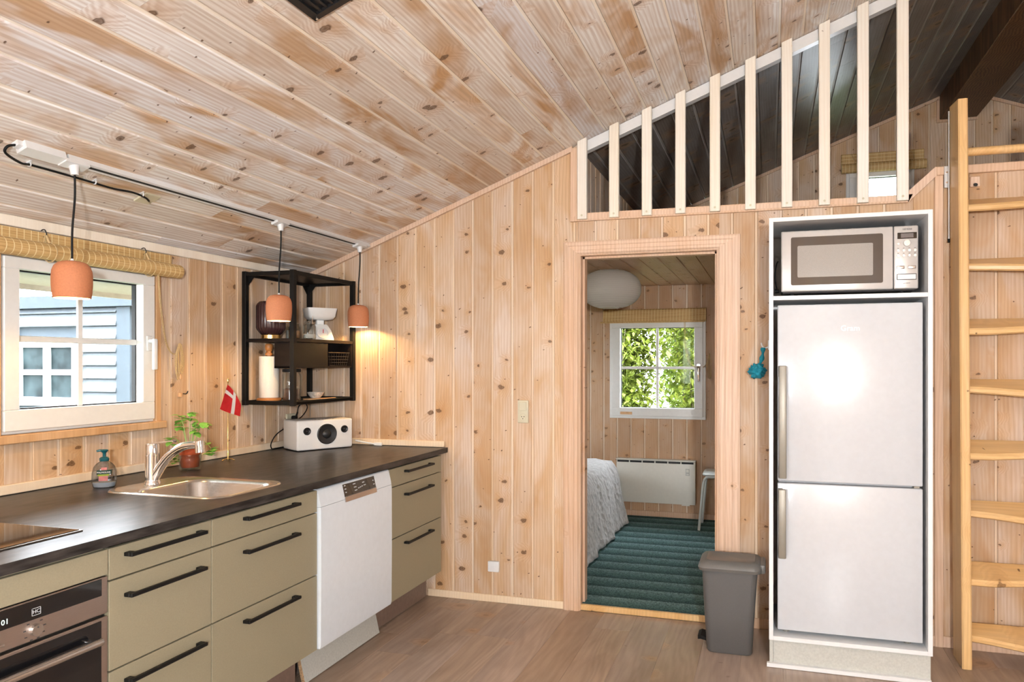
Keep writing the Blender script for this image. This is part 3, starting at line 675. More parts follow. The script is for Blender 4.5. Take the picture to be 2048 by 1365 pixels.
def window_y(name, x0, x1, z0, z1, y, f=.075, muntin=True, handle=True):
    bm = B(); rframe(bm, 'y', x0, x1, z0, z1, .03, .03, .03, .03, y-.010, y+.09, .002)
    wn = struct(name, bm, M['whitepvc'], origin=((x0+x1)/2, y, z0))
    a0, a1, b0, b1 = x0+.024, x1-.024, z0+.022, z1-.022
    bm = B(); rframe(bm, 'y', a0, a1, b0, b1, f, f, f, f, y-.022, y+.05, .003)
    sash = obj('sash', bm, M['whitepvc'], wn)
    g = (a0+f, a1-f, b0+f, b1-f)
    bm = B(); rframe(bm, 'y', g[0], g[1], g[2], g[3], .004, .004, .004, .004, y+.02, y+.046)
    obj('gasket', bm, M['blackrub'], sash)
    bm = B(); bx(bm, g[0], g[1], y+.03, y+.036, g[2], g[3]); obj('pane', bm, M['window'], sash)
    if muntin:
        xm, zm = (g[0]+g[1])/2, (g[2]+g[3])/2
        bm = B(); bx(bm, g[0], g[1], y+.018, y+.029, zm-.012, zm+.012, .003); bx(bm, xm-.012, xm+.012, y+.0185, y+.029, g[2], g[3], .003); obj('muntin', bm, M['whitepvc'], sash)
    if handle:
        bm = B(); xh = a1-.037; bx(bm, xh-.015, xh+.015, y-.03, y-.022, zm+.0-.035, zm+.035, .003); cyl(bm, (xh, y-.03, zm+.01), (xh, y-.055, zm+.01), .009, n=12); bx(bm, xh-.011, xh+.011, y-.066, y-.052, zm-.12, zm+.02, .005, 2)
        obj('window_handle', bm, M['chrome'], sash, smooth=40)
    return wn
w2 = window_y('window_2', BW[0], BW[1], BW[2], BW[3], YG)
bm = B(); bx(bm, 1.54, 1.65, YG-.0235, YG-.0215, .95, .975); obj('sticker', bm, M['palewood'], w2)
window_y('window_3', LW[0], LW[1], LW[2], LW[3], YG, f=.06, muntin=False, handle=False)

# ------------------------------------------------------------------ kitchen run
FX = .94                         # front plane of the doors and drawers
bm = B()
for a in ((-.0, .335, -3.5, -.001), (.845, .973, -3.5, -.001), (.335, .845, -3.5, -1.705), (.335, .845, -1.352, -.001)): bx(bm, max(a[0], .002), a[1], a[2], a[3], .876, .906)
tag(obj('worktop', bm, M['worktop']), 'dark slate-look laminate worktop running along the window wall', 'worktop')
def handle(parent, yc, z, ln=.30):
    bm = B(); x = FX+.016
    bx(bm, x+.022, x+.034, yc-ln/2, yc+ln/2, z-.006, z+.006, .0015)
    for s in (-1, 1): bx(bm, x+.002, x+.0225, yc+s*(ln/2-.011)-.011, yc+s*(ln/2-.011)+.011, z-.006, z+.006, .0015)
    return obj('handle', bm, M['black'], parent)
def drawer_unit(label, y0, y1):
    t = thing('drawer_cabinet', label, 'cabinet', ((.33+FX)/2, (y0+y1)/2, .172), group='olive drawer cabinets under the worktop')
    bm = B(); bx(bm, .36, FX-.004, y0+.001, y0+.017, .174, .872); bx(bm, .36, FX-.004, y1-.017, y1-.001, .174, .872); bx(bm, .36, FX-.004, y0+.017, y1-.017, .174, .19); bx(bm, .36, .366, y0+.017, y1-.017, .19, .872)
    bx(bm, FX-.02, FX-.006, y0+.017, y1-.017, .19, .70); obj('body', bm, M['cab_in'], t)
    for z0, z1, hz in ((.7705, .8645, .836), (.4995, .7655, .712), (.172, .4945, .452)):
        bm = B(); bx(bm, FX-.002, FX+.017, y0+.002, y1-.002, z0, z1, .0012); d = obj('drawer', bm, M['cab'], t)
        handle(d, (y0+y1)/2, hz)
    return t
drawer_unit('olive drawer cabinet in the corner, right of the white dishwasher', -.65, -.055)
drawer_unit('wide olive drawer cabinet between dishwasher and narrow drawers, below the sink', -1.85, -1.25)
drawer_unit('narrow olive drawer cabinet beside the built-in oven', -2.25, -1.85)
bm = B(); bx(bm, .83, .845, -.65, -.03, .004, .170, .001); tag(obj('plinth_panel', bm, M['plinth_brown']), 'brown plinth panel at floor level under the corner drawer cabinet', 'plinth')
bm = B(); bx(bm, .83, .845, -3.45, -1.25, .004, .170, .001); tag(obj('plinth_panel', bm, M['plinth_brown']), 'brown plinth panel under the drawers left of the dishwasher', 'plinth')
# loose grey plinth leaning under the dishwasher
t = thing('loose_plinth_panel', 'loose grey plinth panel leaning below the white dishwasher, raw chipboard end', 'plinth', (.87, -.92, 0))
def leaning(bm, y0, y1, e=0):
    loft(bm, [[Vector((x, y, z)) for x, z in ((.862+e, .001), (.8785-e, .003), (.838-e, .170), (.822+e, .166))] for y in (y0, y1)])
bm = B(); leaning(bm, -1.226, -.615); obj('panel', bm, M['plinth_grey'], t)
bm = B(); leaning(bm, -1.2285, -1.2262, .0005); obj('raw_edge', bm, M['chip'], t)
# dishwasher
t = thing('dishwasher', 'white dishwasher with dark control display between the olive drawers', 'dishwasher', (.66, -.95, .172))
bm = B(); bx(bm, .38, FX-.01, -1.243, -.657, .175, .870); obj('body', bm, M['cab_in'], t)
bm = B()
sec = [(FX-.008, .172), (FX+.028, .174), (FX+.032, .19), (FX+.034, .50), (FX+.033, .775), (FX+.031, .789), (FX-.008, .789)]
loft(bm, [[Vector((x, y, z)) for x, z in sec] for y in (-1.246, -.654)]); obj('door', bm, M['whitedw'], t, smooth=30)
bm = B(); sec = [(FX-.008, .7905), (FX+.031, .7905), (FX+.028, .81), (FX+.015, .862), (FX+.010, .8665), (FX-.008, .8665)]
loft(bm, [[Vector((x, y, z)) for x, z in sec] for y in (-1.246, -.654)]); cp = obj('control_panel', bm, M['whitedw'], t, smooth=30)
def on_panel(z, e): return FX+.028-(z-.81)/.052*.013+e
bm = B(); loft(bm, [[Vector((on_panel(z, e), y, z)) for z, e in ((.802, -.002), (.802, .0012), (.857, .0012), (.857, -.002))] for y in (-1.065, -.80)]); dp = obj('display', bm, M['blackglass'], cp)
bm = B(); loft(bm, [[Vector((x, y, z)) for x, z in ((FX+.02, .778), (FX+.0365, .778), (FX+.033, .801), (FX+.02, .801))] for y in (-1.065, -.80)]); obj('handle_lip', bm, M['oven_steel'], cp)
bm = B()
for y, z, s in ((-1.05, .850, .006), (-1.05, .835, .006), (-1.05, .82, .005), (-.975, .847, .010), (-.972, .832, .010), (-.97, .817, .010), (-.945, .823, .005), (-.93, .825, .005), (-.915, .827, .005), (-.90, .843, .009), (-.893, .829, .009), (-.815, .838, .005), (-.814, .82, .006)):
    bx(bm, on_panel(z, .0012), on_panel(z, .0020), y-s, y+s, z-.0022, z+.0022)
obj('symbols', bm, M['printpale'], cp)['kind'] = 'stuff'
# oven
t = thing('oven', 'built-in oven with steel control strip and bar handle beside the narrow drawers', 'oven', (.66, -2.55, .172))
bm = B(); bx(bm, .38, FX-.01, -2.848, -2.252, .175, .785); obj('body', bm, M['cab_in'], t)
bm = B(); bx(bm, FX-.005, FX+.018, -2.847, -2.253, .677, .786, .002); cp = obj('control_panel', bm, M['oven_steel'], t)
bm = B(); bx(bm, FX+.017, FX+.0195, -2.826, -2.273, .733, .783, .001); bg = obj('display_glass', bm, M['blackglass'], cp)
bm = B(); cyl(bm, (FX+.018, -2.468, .705), (FX+.030, -2.468, .705), .0165, .015, 28); kb = obj('knob', bm, M['steel'], cp, smooth=40)
bm = B(); cyl(bm, (FX+.030, -2.468, .713), (FX+.0307, -2.468, .713), .0022, n=10); obj('pointer', bm, M['print'], kb)
bm = B()
for k in range(9):
    a = PI/2 + 2*PI*k/9; y, z = -2.468+.027*math.cos(a), .705+.026*math.sin(a)
    if z > .729: continue
    bx(bm, FX+.018, FX+.0186, y-.0035, y+.0035, z-.0015, z+.0015)
obj('symbols', bm, M['print'], cp)['kind'] = 'stuff'
bm = B(); bx(bm, FX+.018, FX+.0188, -2.62, -2.545, .690, .697, .0003); obj('button_strip', bm, M['steel'], cp)
bm = B()
for y0, y1, z0, z1 in ((-2.477, -2.453, .762, .7632), (-2.477, -2.453, .7435, .7447), (-2.477, -2.4758, .7435, .7632), (-2.4542, -2.453, .7435, .7632)): bx(bm, FX+.0195, FX+.0201, y0, y1, z0, z1)
obj('logo_frame', bm, M['printpale'], bg)
text('logo', 'HC', .014, (FX+.0197, -2.465, .7532), (0, 1, 0), (0, 0, 1), M['printpale'], bg)
text('clock', '01', .020, (FX+.0197, -2.545, .752), (0, 1, 0), (0, 0, 1), M['digit'], bg)
bm = B(); bx(bm, FX-.005, FX+.018, -2.847, -2.253, .20, .668, .002); dr = obj('door', bm, M['oven_steel'], t)
bm = B(); bx(bm, FX+.017, FX+.0195, -2.820, -2.274, .235, .660, .001); obj('glass', bm, M['blackglass'], dr)
bm = B(); cyl(bm, (FX+.050, -2.815, .612), (FX+.050, -2.300, .612), .011, n=20)
for y in (-2.80, -2.315): cyl(bm, (FX+.015, y, .612), (FX+.050, y, .612), .007, n=12)
obj('handle', bm, M['steel'], dr, smooth=40)
bm = B(); bx(bm, .36, FX-.004, -2.850, -2.2505, .80, .872); bx(bm, FX-.002, FX+.017, -2.8485, -2.2515, .790, .8645, .0012); tag(obj('oven_filler_panel', bm, M['cab']), 'olive filler panel above the built-in oven', 'panel')
# cooktop
t = thing('cooktop', 'black glass cooktop with steel rim set in the worktop', 'cooktop', (.575, -2.53, .906))
bm = B(); bx(bm, .318, .838, -2.825, -2.232, .9062, .9105, .001); obj('frame', bm, M['steel'], t)
bm = B(); bx(bm, .325, .831, -2.818, -2.239, .9106, .9122, .0005); obj('glass', bm, M['blackglass'], t)

# ------------------------------------------------------------------ sink and faucet
t = thing('sink', 'inset stainless steel sink in the dark worktop', 'sink', (.58, -1.53, .906))
bm = B()
ro = lambda d, z, r: rrect(.292+d, .872-d, -1.728+d, -1.322-d, r-d*.6, z, 8)
bi = lambda d, z, r: rrect(.415+d, .845-d, -1.700+d, -1.350-d, max(r-d*.4, .02), z, 8)
loops = [ro(.0, .9064, .085), ro(.003, .9110, .085), ro(.010, .9125, .085), ro(.016, .9105, .085), bi(0, .9085, .075), bi(.006, .905, .075), bi(.012, .895, .075), bi(.03, .79, .075), bi(.05, .765, .075), bi(.10, .757, .07)]
loft(bm, loops, False, True); sk = obj('basin', bm, M['steel'], t, smooth=50)
bm = B(); yy = -1.687; lathe(bm, [(.017, 0), (.017, .004), (.010, .005)], (0, 0, 0), 20); bmesh.ops.transform(bm, matrix=Matrix.Translation((.545, -1.686, .872)) @ Matrix.Rotation(-PI/2, 4, 'X'), verts=bm.verts); ov = obj('overflow', bm, M['chrome'], t, smooth=40)
bm = B()
for a in (0, 2*PI/3, 4*PI/3): 
    cx_, cz_ = .545+.006*math.cos(a), .872+.006*math.sin(a); cyl(bm, (cx_, -1.6808, cz_), (cx_, -1.6803, cz_), .0042, n=10)
obj('overflow_hole', bm, M['darkslot'], ov)
bm = B(); lathe(bm, [(.040, 0), (.040, .003), (.030, .004), (.028, .001)], (.63, -1.525, .757), 24); obj('drain', bm, M['chrome'], t, smooth=40)
t = thing('kitchen_faucet', 'chrome single-lever kitchen faucet behind the sink', 'faucet', (.353, -1.526, .909))
bm = B(); lathe(bm, [(.031, 0), (.031, .008), (.0285, .012), (.0275, .020), (.0270, .118), (.0280, .1185), (.0280, .122), (.0265, .1225), (.0265, .160), (.024, .170), (.015, .172)], (.353, -1.526, .9085), 32); obj('body', bm, M['chrome'], t, smooth=35)
bm = B(); pts = spline([(.362, -1.525, .935), (.395, -1.522, .985), (.440, -1.518, 1.035), (.495, -1.513, 1.068), (.548, -1.508, 1.078), (.575, -1.505, 1.076)], 6)
n = len(pts); tube(bm, pts, [.021-.006*i/n for i in range(n)], 18); sp = obj('spout', bm, M['chrome'], t, smooth=40)
bm = B(); cyl(bm, (.572, -1.505, 1.094), (.578, -1.505, 1.046), .019, .0175, 22); obj('aerator', bm, M['chrome'], sp, smooth=40)
bm = B(); loft(bm, [[Vector((x, -1.526+s*wd, z+h)) for s, h in ((-1, 0), (1, 0), (1, .006), (-1, .006))] for x, wd, z in ((.335, .020, 1.070), (.37, .018, 1.078), (.42, .012, 1.086), (.462, .008, 1.091), (.470, .008, 1.086))]); obj('lever', bm, M['chrome'], t, smooth=30)

# ------------------------------------------------------------------ worktop things
# soap
t = thing('soap_bottle', 'clear pump soap bottle with teal pump beside the faucet', 'bottle', (.213, -1.628, .906), math.radians(38))
bm = B(); loops = []
for z, rx, ry in ((.0, .036, .022), (.004, .041, .026), (.03, .045, .029), (.06, .044, .028), (.085, .038, .025), (.098, .028, .021), (.106, .017, .017), (.112, .0145, .0145)):
    loops.append([Vector((rx*math.cos(2*PI*k/28), ry*math.sin(2*PI*k/28), z)) for k in range(28)])
loft(bm, loops); body = obj('bottle', bm, M['soap'], t, smooth=50, local=True)
bm = B(); loops = []
for z, rx, ry in ((.002, .035, .021), (.006, .039, .024), (.022, .042, .0265)): loops.append([Vector((rx*math.cos(2*PI*k/28), ry*math.sin(2*PI*k/28), z)) for k in range(28)])
loft(bm, loops); obj('soap', bm, M['soapfill'], t, smooth=50, local=True)
bm = B(); lathe(bm, [(.016, .108), (.0175, .111), (.0175, .120), (.013, .124), (.006, .126), (.006, .140), (.008, .143), (.014, .150), (.0145, .153), (.010, .1555)], n=24)
tube(bm, [(0, 0, .150), (-.015, -.004, .1525), (-.026, -.007, .150)], [.006, .005, .004], 10); obj('pump', bm, M['pump'], t, smooth=40, local=True)
def curved_label(bm, x0, x1, z0, z1, e, shape=None):
    k = 12; vs = []
    for i in range(k+1):
        x = x0+(x1-x0)*i/k; 
        col = []
        for j in range(5):
            z = z0+(z1-z0)*j/4
            rx, ry = (.045+e, .029+e) if z < .062 else (.0438-(z-.06)*.22+e, .0278-(z-.06)*.11+e)
            if z < .03: rx, ry = .041+(z-.004)*.154+e, .026+(z-.004)*.115+e
            y = -ry*math.sqrt(max(0, 1-(x/rx)**2)); col.append(bm.verts.new((x, y, z)))
        vs.append(col)
    for i in range(k):
        for j in range(4):
            cx_ = (x0+(x1-x0)*(i+.5)/k); cz_ = z0+(z1-z0)*(j+.5)/4
            if shape and not shape(cx_, cz_): continue
            bm.faces.new((vs[i][j], vs[i+1][j], vs[i+1][j+1], vs[i][j+1]))
for nm, mt, x0, x1, z0, z1, e in (('label_fruit', 'label_pink', -.014, .018, .030, .052, .0006), ('label_flower', 'label_pink', -.006, .014, .072, .084, .0006), ('label_leaves', 'label_lime', -.018, .022, .050, .058, .0008), ('label_band', 'label_dark', -.022, .030, .057, .0735, .001)):
    bm = B(); curved_label(bm, x0, x1, z0, z1, e); bmesh.ops.solidify(bm, geom=bm.faces[:], thickness=.0003); obj(nm, bm, M[mt], body, smooth=50, local=True)
me_t = text('brand_text', 'PALMOLIVE', .0092, BASE[t] @ Vector((.004, -.0307, .0645)), BASE[t].to_3x3() @ Vector((1, .06, 0)), (0, 0, 1), M['flagwhite'], body)
# basil in a copper pot standing in a glass
px, py = .176, -1.147
t = thing('potted_basil', 'basil plant in copper-red pot inside a glass, behind the faucet', 'plant', (px, py, .906))
bm = B(); lathe(bm, [(.043, .0), (.045, .002), (.046, .03), (.050, .05), (.052, .075), (.0505, .075), (.0485, .05), (.0445, .03), (.043, .006)], (px, py, .907), 32); obj('glass', bm, M['jar'], t, smooth=60)
bm = B(); lathe(bm, [(.036, .012), (.040, .016), (.043, .05), (.040, .062), (.046, .072), (.045, .098), (.047, .104), (.044, .104), (.041, .094)], (px, py, .907), 32); obj('pot', bm, M['copper'], t, smooth=45)
bm = B(); lathe(bm, [(.041, .0), (.02, .004), (.004, .006)], (px, py, .907+.092), 20); obj('soil', bm, M['soil'], t, smooth=50)
rb = random.Random(5)
def leaf_mesh():
    bm = B(); k = 6; rows = []
    for i in range(k+1):
        s = i/k; wd = .5*math.sin(PI*min(1, s**.8))**.8*.78; z = .10*math.sin(PI*s)-.18*s*s
        rows.append([Vector((s, -wd, z-.06*wd)), Vector((s, 0, z+.12*wd)), Vector((s, wd, z-.06*wd))])
    loft(bm, rows, False, False, closed=False)
    me = bpy.data.meshes.new('leaf'); bm.to_mesh(me); bm.free(); me.materials.append(M['leaf'])
    for p in me.polygons: p.use_smooth = True
    return me
LEAF = leaf_mesh()
def leaf(parent, base, yaw, pitch, size):
    o = bpy.data.objects.new('leaf', LEAF); C.objects.link(o); o.parent = parent
    M_ = Matrix.Translation(base) @ Matrix.Rotation(yaw, 4, 'Z') @ Matrix.Rotation(-pitch, 4, 'Y') @ Matrix.Diagonal((size, size, size, 1))
    o.matrix_local = BASE[parent].inverted() @ M_
# stems: tip offsets (dx along the picture's right, dz)
RX = Vector((.9615, .2747, 0)); FY = Vector((-.2747, .9615, 0))
for r_, f_, z_ in ((-.045, .0, .255), (-.005, .01, .27), (.03, -.01, .20), (.055, .02, .225), (-.085, -.01, .15), (.105, .0, .095), (-.06, .02, .215), (.02, .03, .235), (-.068, 0, .060)):
    base = Vector((px, py, .907+.10)); tip = base + RX*r_ + FY*f_ + Vector((0, 0, z_-.10))
    st = base + RX*(r_*.25 if abs(r_) < .08 else math.copysign(.035, r_)) + FY*f_*.3
    mid = (st+tip)/2 + Vector((0, 0, .02 if z_ > .12 else .035))
    bm = B(); pts = spline([st, mid, tip], 5); tube(bm, pts, [.0022-.0009*i/len(pts) for i in range(len(pts))], 6); s_ = obj('stem', bm, M['stem'], t, smooth=60)
    for q in range(7):
        leaf(t, tip - Vector((0, 0, .005*q)), rb.uniform(0, 2*PI), rb.uniform(-.5, .5), rb.uniform(.032, .048))
    for q in range(2):
        pnt = st.lerp(tip, .62); leaf(t, mid.lerp(tip, .4), rb.uniform(0, 2*PI), rb.uniform(0, .5), rb.uniform(.022, .034))
# table flag
fx, fy_ = .122, -.842
t = thing('table_flag', 'small red and white flag on a brass stand on the worktop', 'flag', (fx, fy_, .906))
bm = B(); lathe(bm, [(.004, .0), (.0045, .05), (.003, .056), (.0018, .06), (.0016, .405), (.004, .410), (.0045, .415), (.003, .420), (.0045, .424), (.002, .429)], (fx, fy_, .908), 12); obj('pole', bm, M['brass'], t, smooth=50)
bm = B()
for k in range(3):
    a = .3+2*PI*k/3; pts = spline([(fx, fy_, .918), (fx+.022*math.cos(a), fy_+.022*math.sin(a), .914), (fx+.034*math.cos(a), fy_+.034*math.sin(a), .9085)], 4); tube(bm, pts, .003, 8)
obj('base', bm, M['brass'], t, smooth=50)
def flag_pt(s, v):      # s along the fly, v down the hoist; the cloth hangs limp and partly folded
    a, b, c, d_ = (0, 0), (-.040, -.128), (.066, -.104), (.068, -.166)
    q = 1.0-.25*s*(1-s)
    xx = (1-s)*(1-v)*a[0]+(1-s)*v*b[0]+s*(1-v)*c[0]+s*v*d_[0]; zz = (1-s)*(1-v)*a[1]+(1-s)*v*b[1]+s*(1-v)*c[1]+s*v*d_[1]
    zz += .018*math.sin(PI*s)*(1-v)*1.0 - .004*math.sin(PI*s)*v
    return Vector((fx, fy_, .906+.398)) + RX*xx + Vector((0, 0, zz)) + FY*(-.004-.010*math.sin(s*5+v*2.0)*s)
def flag_patch(name, s0, s1, v0, v1, mat, parent, e=0):
    bm = B(); rows = []
    ns, nv = max(2, int((s1-s0)*14)), max(2, int((v1-v0)*10))
    for i in range(ns+1):
        rows.append([flag_pt(s0+(s1-s0)*i/ns, v0+(v1-v0)*j/nv) for j in range(nv+1)])
    loft(bm, rows, False, False, closed=False); bmesh.ops.solidify(bm, geom=bm.faces[:], thickness=.0008); return obj(name, bm, mat, parent, smooth=60)
cl = flag_patch('cloth', 0, .50, 0, .20, M['red'], t)
flag_patch('cloth', 0, .50, .34, 1, M['red'], t); flag_patch('cloth', .66, 1, 0, 1, M['red'], t)
flag_patch('white_cross', .50, .66, 0, 1, M['flagwhite'], cl); flag_patch('white_cross', 0, .50, .20, .34, M['flagwhite'], cl)
# radio speaker
sx, sy = .234, -.263
ang = math.radians(60.1)
t = thing('radio_speaker', 'white tabletop speaker with black drivers in the worktop corner', 'speaker', (.243+.085, -.445+.148, .906), ang)
# local: x along the front (left to right), y into the box
bm = B(); bx(bm, -.171, .171, 0, .195, .004, .177, .010, 3); cab = obj('cabinet', bm, M['speaker'], t, smooth=40, local=True)
for x in (-.13, .13):
    for y in (.03, .165): obj('foot', cyl(B(), (x, y, 0), (x, y, .005), .01, n=12), M['blackrub'], t, local=True)
def driver(name, x, z, r):
    bm = B(); lathe(bm, [(r*1.10, 0), (r*1.10, .0015), (r*1.02, .002)], n=36); bmesh.ops.transform(bm, matrix=Matrix.Translation((x, 0.0005, z)) @ Matrix.Rotation(PI/2, 4, 'X'), verts=bm.verts); ring = obj('driver_ring', bm, M['whiteplas'], t, smooth=40, local=True)
    bm = B(); lathe(bm, [(r, .0), (r, .004), (r*.92, .0065), (r*.82, .004), (r*.45, .001), (r*.42, .004), (r*.2, .009), (.001, .011)], n=36); bmesh.ops.transform(bm, matrix=Matrix.Translation((x, -.0012, z)) @ Matrix.Rotation(PI/2, 4, 'X'), verts=bm.verts); obj(name, bm, M['spkblack'], t, smooth=50, local=True)
driver('woofer', .008, .092, .060); driver('tweeter', -.112, .115, .022); driver('tweeter', .117, .115, .022)
bm = B()
for k in range(6): bx(bm, -.05+k*.022, -.042+k*.022, .03, .036, .1768, .1782)
obj('buttons', bm, M['print'], t, local=True)
# cable, plug and wall socket behind the speaker
t = thing('power_socket', 'grey wall socket with black plug above the white speaker', 'socket', (.0, -.20, 1.06))
bm = B(); bx(bm, .0, .014, -.235, -.150, 1.045, 1.105, .004, 2); obj('plate', bm, M['outlet'], t)
bm = B(); bx(bm, .014, .045, -.20, -.172, 1.065, 1.092, .006, 2); cyl(bm, (.04, -.186, 1.085), (.052, -.187, 1.115), .006, .005, 10); obj('plug', bm, M['blackrub'], t, smooth=40)
bm = B(); tube(bm, spline([(.050, -.187, 1.112), (.056, -.18, 1.150), (.062, -.14, 1.168), (.065, -.11, 1.14), (.06, -.15, 1.09), (.06, -.26, 1.045), (.05, -.37, 1.00), (.045, -.415, .95), (.035, -.40, .915), (.030, -.36, .911), (.028, -.28, .911)], 6), .0032, 8); tag(obj('power_cable', bm, M['blackrub'], smooth=60), 'black power cable looping from socket down behind the white speaker', 'cable')
bm = B(); tube(bm, [(.385, -.075, .938), (.52, -.032, .912)], .0045, 8); cyl_ = bx(bm, .49, .545, -.042, -.026, .9065, .926, .003); tag(obj('white_cable_bracket', bm, M['whiteplas'], smooth=40), 'thin white bar lying on the worktop right of the speaker', 'bracket')

# ------------------------------------------------------------------ black wall shelf and its contents
SX0, SX1, SY0, SY1, SZ0, SZ1 = .002, .342, -.604, -.006, 1.180, 1.930
t = thing('kitchen_shelf', 'black metal frame wall shelf in the kitchen corner', 'shelf', (.17, -.305, SZ0))
q = .026
for x in (SX0, SX1-q):
    for y in (SY0, SY1-q):
        bm = B(); bx(bm, x, x+q, y, y+q, SZ0, SZ1, .001); obj('post', bm, M['blackwood'], t)
for z in (SZ1-q, SZ0+.004):
    for y in (SY0, SY1-q):
        bm = B(); bx(bm, SX0+q, SX1-q, y+.002, y+q-.002, z, z+q-.004, .001); obj('rail', bm, M['blackwood'], t)
    for x in (SX0, SX1-q):
        bm = B(); bx(bm, x+.002, x+q-.002, SY0+q, SY1-q, z, z+q-.004, .001); obj('rail', bm, M['blackwood'], t)
bm = B(); bx(bm, SX0+.004, SX1-.004, SY0+.028, SY1-.028, SZ1-.012, SZ1-.003); obj('top_panel', bm, M['brownblack'], t)
bm = B(); bx(bm, SX0+.004, SX1-.002, SY0+.004, SY1-.004, 1.534, 1.553, .001); obj('shelf_board', bm, M['brownblack'], t)
bm = B(); bx(bm, SX0+.004, SX1-.002, SY0+.028, SY1-.028, SZ0+.008, SZ0+.020, .001); obj('shelf_board', bm, M['brownblack'], t)
for y in (SY0+q, SY1-q):
    bm = B(); s = 1 if y < -.3 else -1
    prism(bm, [(y, SZ1-q), (y+s*.045, SZ1-q), (y, SZ1-q-.055)], 'x', SX0+.004, SX0+.008); obj('corner_brace', bm, M['blackwood'], t)
    bm = B(); prism(bm, [(SX0+q, SZ1-q), (SX0+q+.04, SZ1-q), (SX0+q, SZ1-q-.05)], 'y', y-.004, y); obj('corner_brace', bm, M['blackwood'], t)
BX0, BX1 = .195, .334
bm = B(); y0, y1, z0, z1 = -.575, -.034, 1.388, 1.533
bx(bm, BX0, BX1, y0, y1, z0, z0+.010); bx(bm, BX0, BX1, y0, y0+.010, z0, z1); bx(bm, BX0, BX1, y1-.010, y1, z0, z1); bx(bm, BX0, BX0+.005, y0, y1, z0, z1); bx(bm, BX0, BX1-.01, -.31, -.30, z0, z1)
hb = obj('hanging_box', bm, M['brownblack'], t)
bm = B(); bx(bm, BX1-.008, BX1+.001, y0+.001, -.283, z0+.002, z1-.001, .001); obj('sliding_door', bm, M['blackwood'], hb)
# wire basket in the open half
t = thing('wire_basket', 'small dark wire basket in the open half of the hanging black box', 'basket', (.27, -.16, 1.399))
def ring(z, e): return [(.222-e*.4, -.255-e, z), (.325+e*.3, -.255-e, z), (.325+e*.3, -.075+e, z), (.222-e*.4, -.075+e, z), (.222-e*.4, -.255-e, z)]
bm = B(); tube(bm, ring(1.479, .018), .0028, 6); obj('rim', bm, M['wire'], t)
bm = B()
for z, e in ((1.402, 0), (1.42, .004), (1.438, .008), (1.456, .012)): tube(bm, ring(z, e), .0014, 5)
for k in range(9):
    y = -.25+k*.0212
    tube(bm, [(.325, -.165+(y+.165)*.98, 1.402), (.3304, -.165+(y+.165)*1.2, 1.479)], .0014, 5); tube(bm, [(.222, y, 1.402), (.325, y, 1.402)], .0014, 5)
obj('wires', bm, M['wire'], t)
# plum vase lamp
vx, vy = .105, -.492
t = thing('ribbed_vase', 'plum ribbed glass vase with brass foot on the upper shelf', 'vase', (vx, vy, 1.553))
bm = B(); lathe(bm, [(.050, 0), (.052, .002), (.052, .022), (.050, .024)], (vx, vy, 1.554), 40); obj('foot', bm, M['brass'], t, smooth=40)
bm = B(); lathe(bm, [(.050, .024), (.060, .034), (.074, .052), (.078, .065), (.078, .185), (.072, .200), (.060, .212), (.056, .213)], (vx, vy, 1.554), 112, rib=.022, nr=28); obj('bowl', bm, M['purple'], t, smooth=60)
# jars
for x, y, r, h, lab, mt, f in ((.13, -.345, .034, .085, 'round glass jar with white contents beside the plum vase', 'sugar', .055), (.20, -.410, .034, .088, 'glass jar of amber contents behind the shelf post', 'amber', .05), (.275, -.375, .036, .100, 'glass jar with wire clasp in front of the kitchen scale', 'sugar', .03)):
    t = thing('glass_jar', lab, 'jar', (x, y, 1.553), group='glass jars on the upper shelf')
    bm = B(); lathe(bm, [(r*.92, 0), (r, .004), (r, h*.78), (r*.8, h*.88), (r*.8, h), (r*.74, h), (r*.74, h*.88), (r*.93, h*.76), (r*.93, .006)], (x, y, 1.5545), 28); obj('glass', bm, M['jar'], t, smooth=50)
    bm = B(); lathe(bm, [(r*.85, .006), (r*.9, .010), (r*.9, f), (.001, f+.002)], (x, y, 1.5545), 24); obj('contents', bm, M[mt], t, smooth=50)
    bm = B(); lathe(bm, [(r*.86, 0), (r*.88, .003), (r*.84, .008), (.002, .012)], (x, y, 1.5545+h), 24); obj('lid', bm, M['jar'], t, smooth=50)
bm = B(); tube(bm, [(.275+.030*math.cos(a), -.375+.030*math.sin(a), 1.5545+.092) for a in [2*PI*k/20 for k in range(21)]], .0014, 5); tube(bm, [(.303, -.388, 1.645), (.309, -.392, 1.69)], .0014, 5); obj('wire_clasp', bm, M['chrome'], t)
# kitchen scale
kx, ky = .200, -.165
t = thing('kitchen_scale', 'white mechanical kitchen scale with square weighing bowl on the upper shelf', 'scale', (kx, ky, 1.553), math.radians(50))
bm = B(); loft(bm, [[Vector((x*s, y, z)) for x, y in ((-.062, -.052+o_), (.062, -.052+o_), (.062, .055-o_*.3), (-.062, .055-o_*.3))] for z, s, o_ in ((.0, 1.0, -.012), (.01, 1.03, -.012), (.06, .86, .010), (.095, .62, .036), (.100, .50, .040))]); obj('body', bm, M['whiteplas'], t, smooth=40, local=True)
bm = B(); lathe(bm, [(.036, 0), (.036, .003), (.030, .003), (.029, .001)], n=32)
tilt = math.atan2(.022, .05); bmesh.ops.transform(bm, matrix=Matrix.Translation((0, -.0545, .045)) @ Matrix.Rotation(PI/2-tilt, 4, 'X'), verts=bm.verts); dl = obj('dial', bm, M['white'], t, smooth=40, local=True)
bm = B(); bx(bm, -.002, .002, -.0615, -.0605, .045, .068); obj('needle', bm, M['red'], dl, local=True)
bm = B(); bx(bm, -.022, .022, .0, .035, .098, .128, .004); obj('post', bm, M['whiteplas'], t, local=True)
bm = B(); L_ = lambda hx, hy, z, r: [Vector((v.x, v.y+.016, v.z)) for v in rrect(-hx, hx, -hy, hy, r, z, 5)]
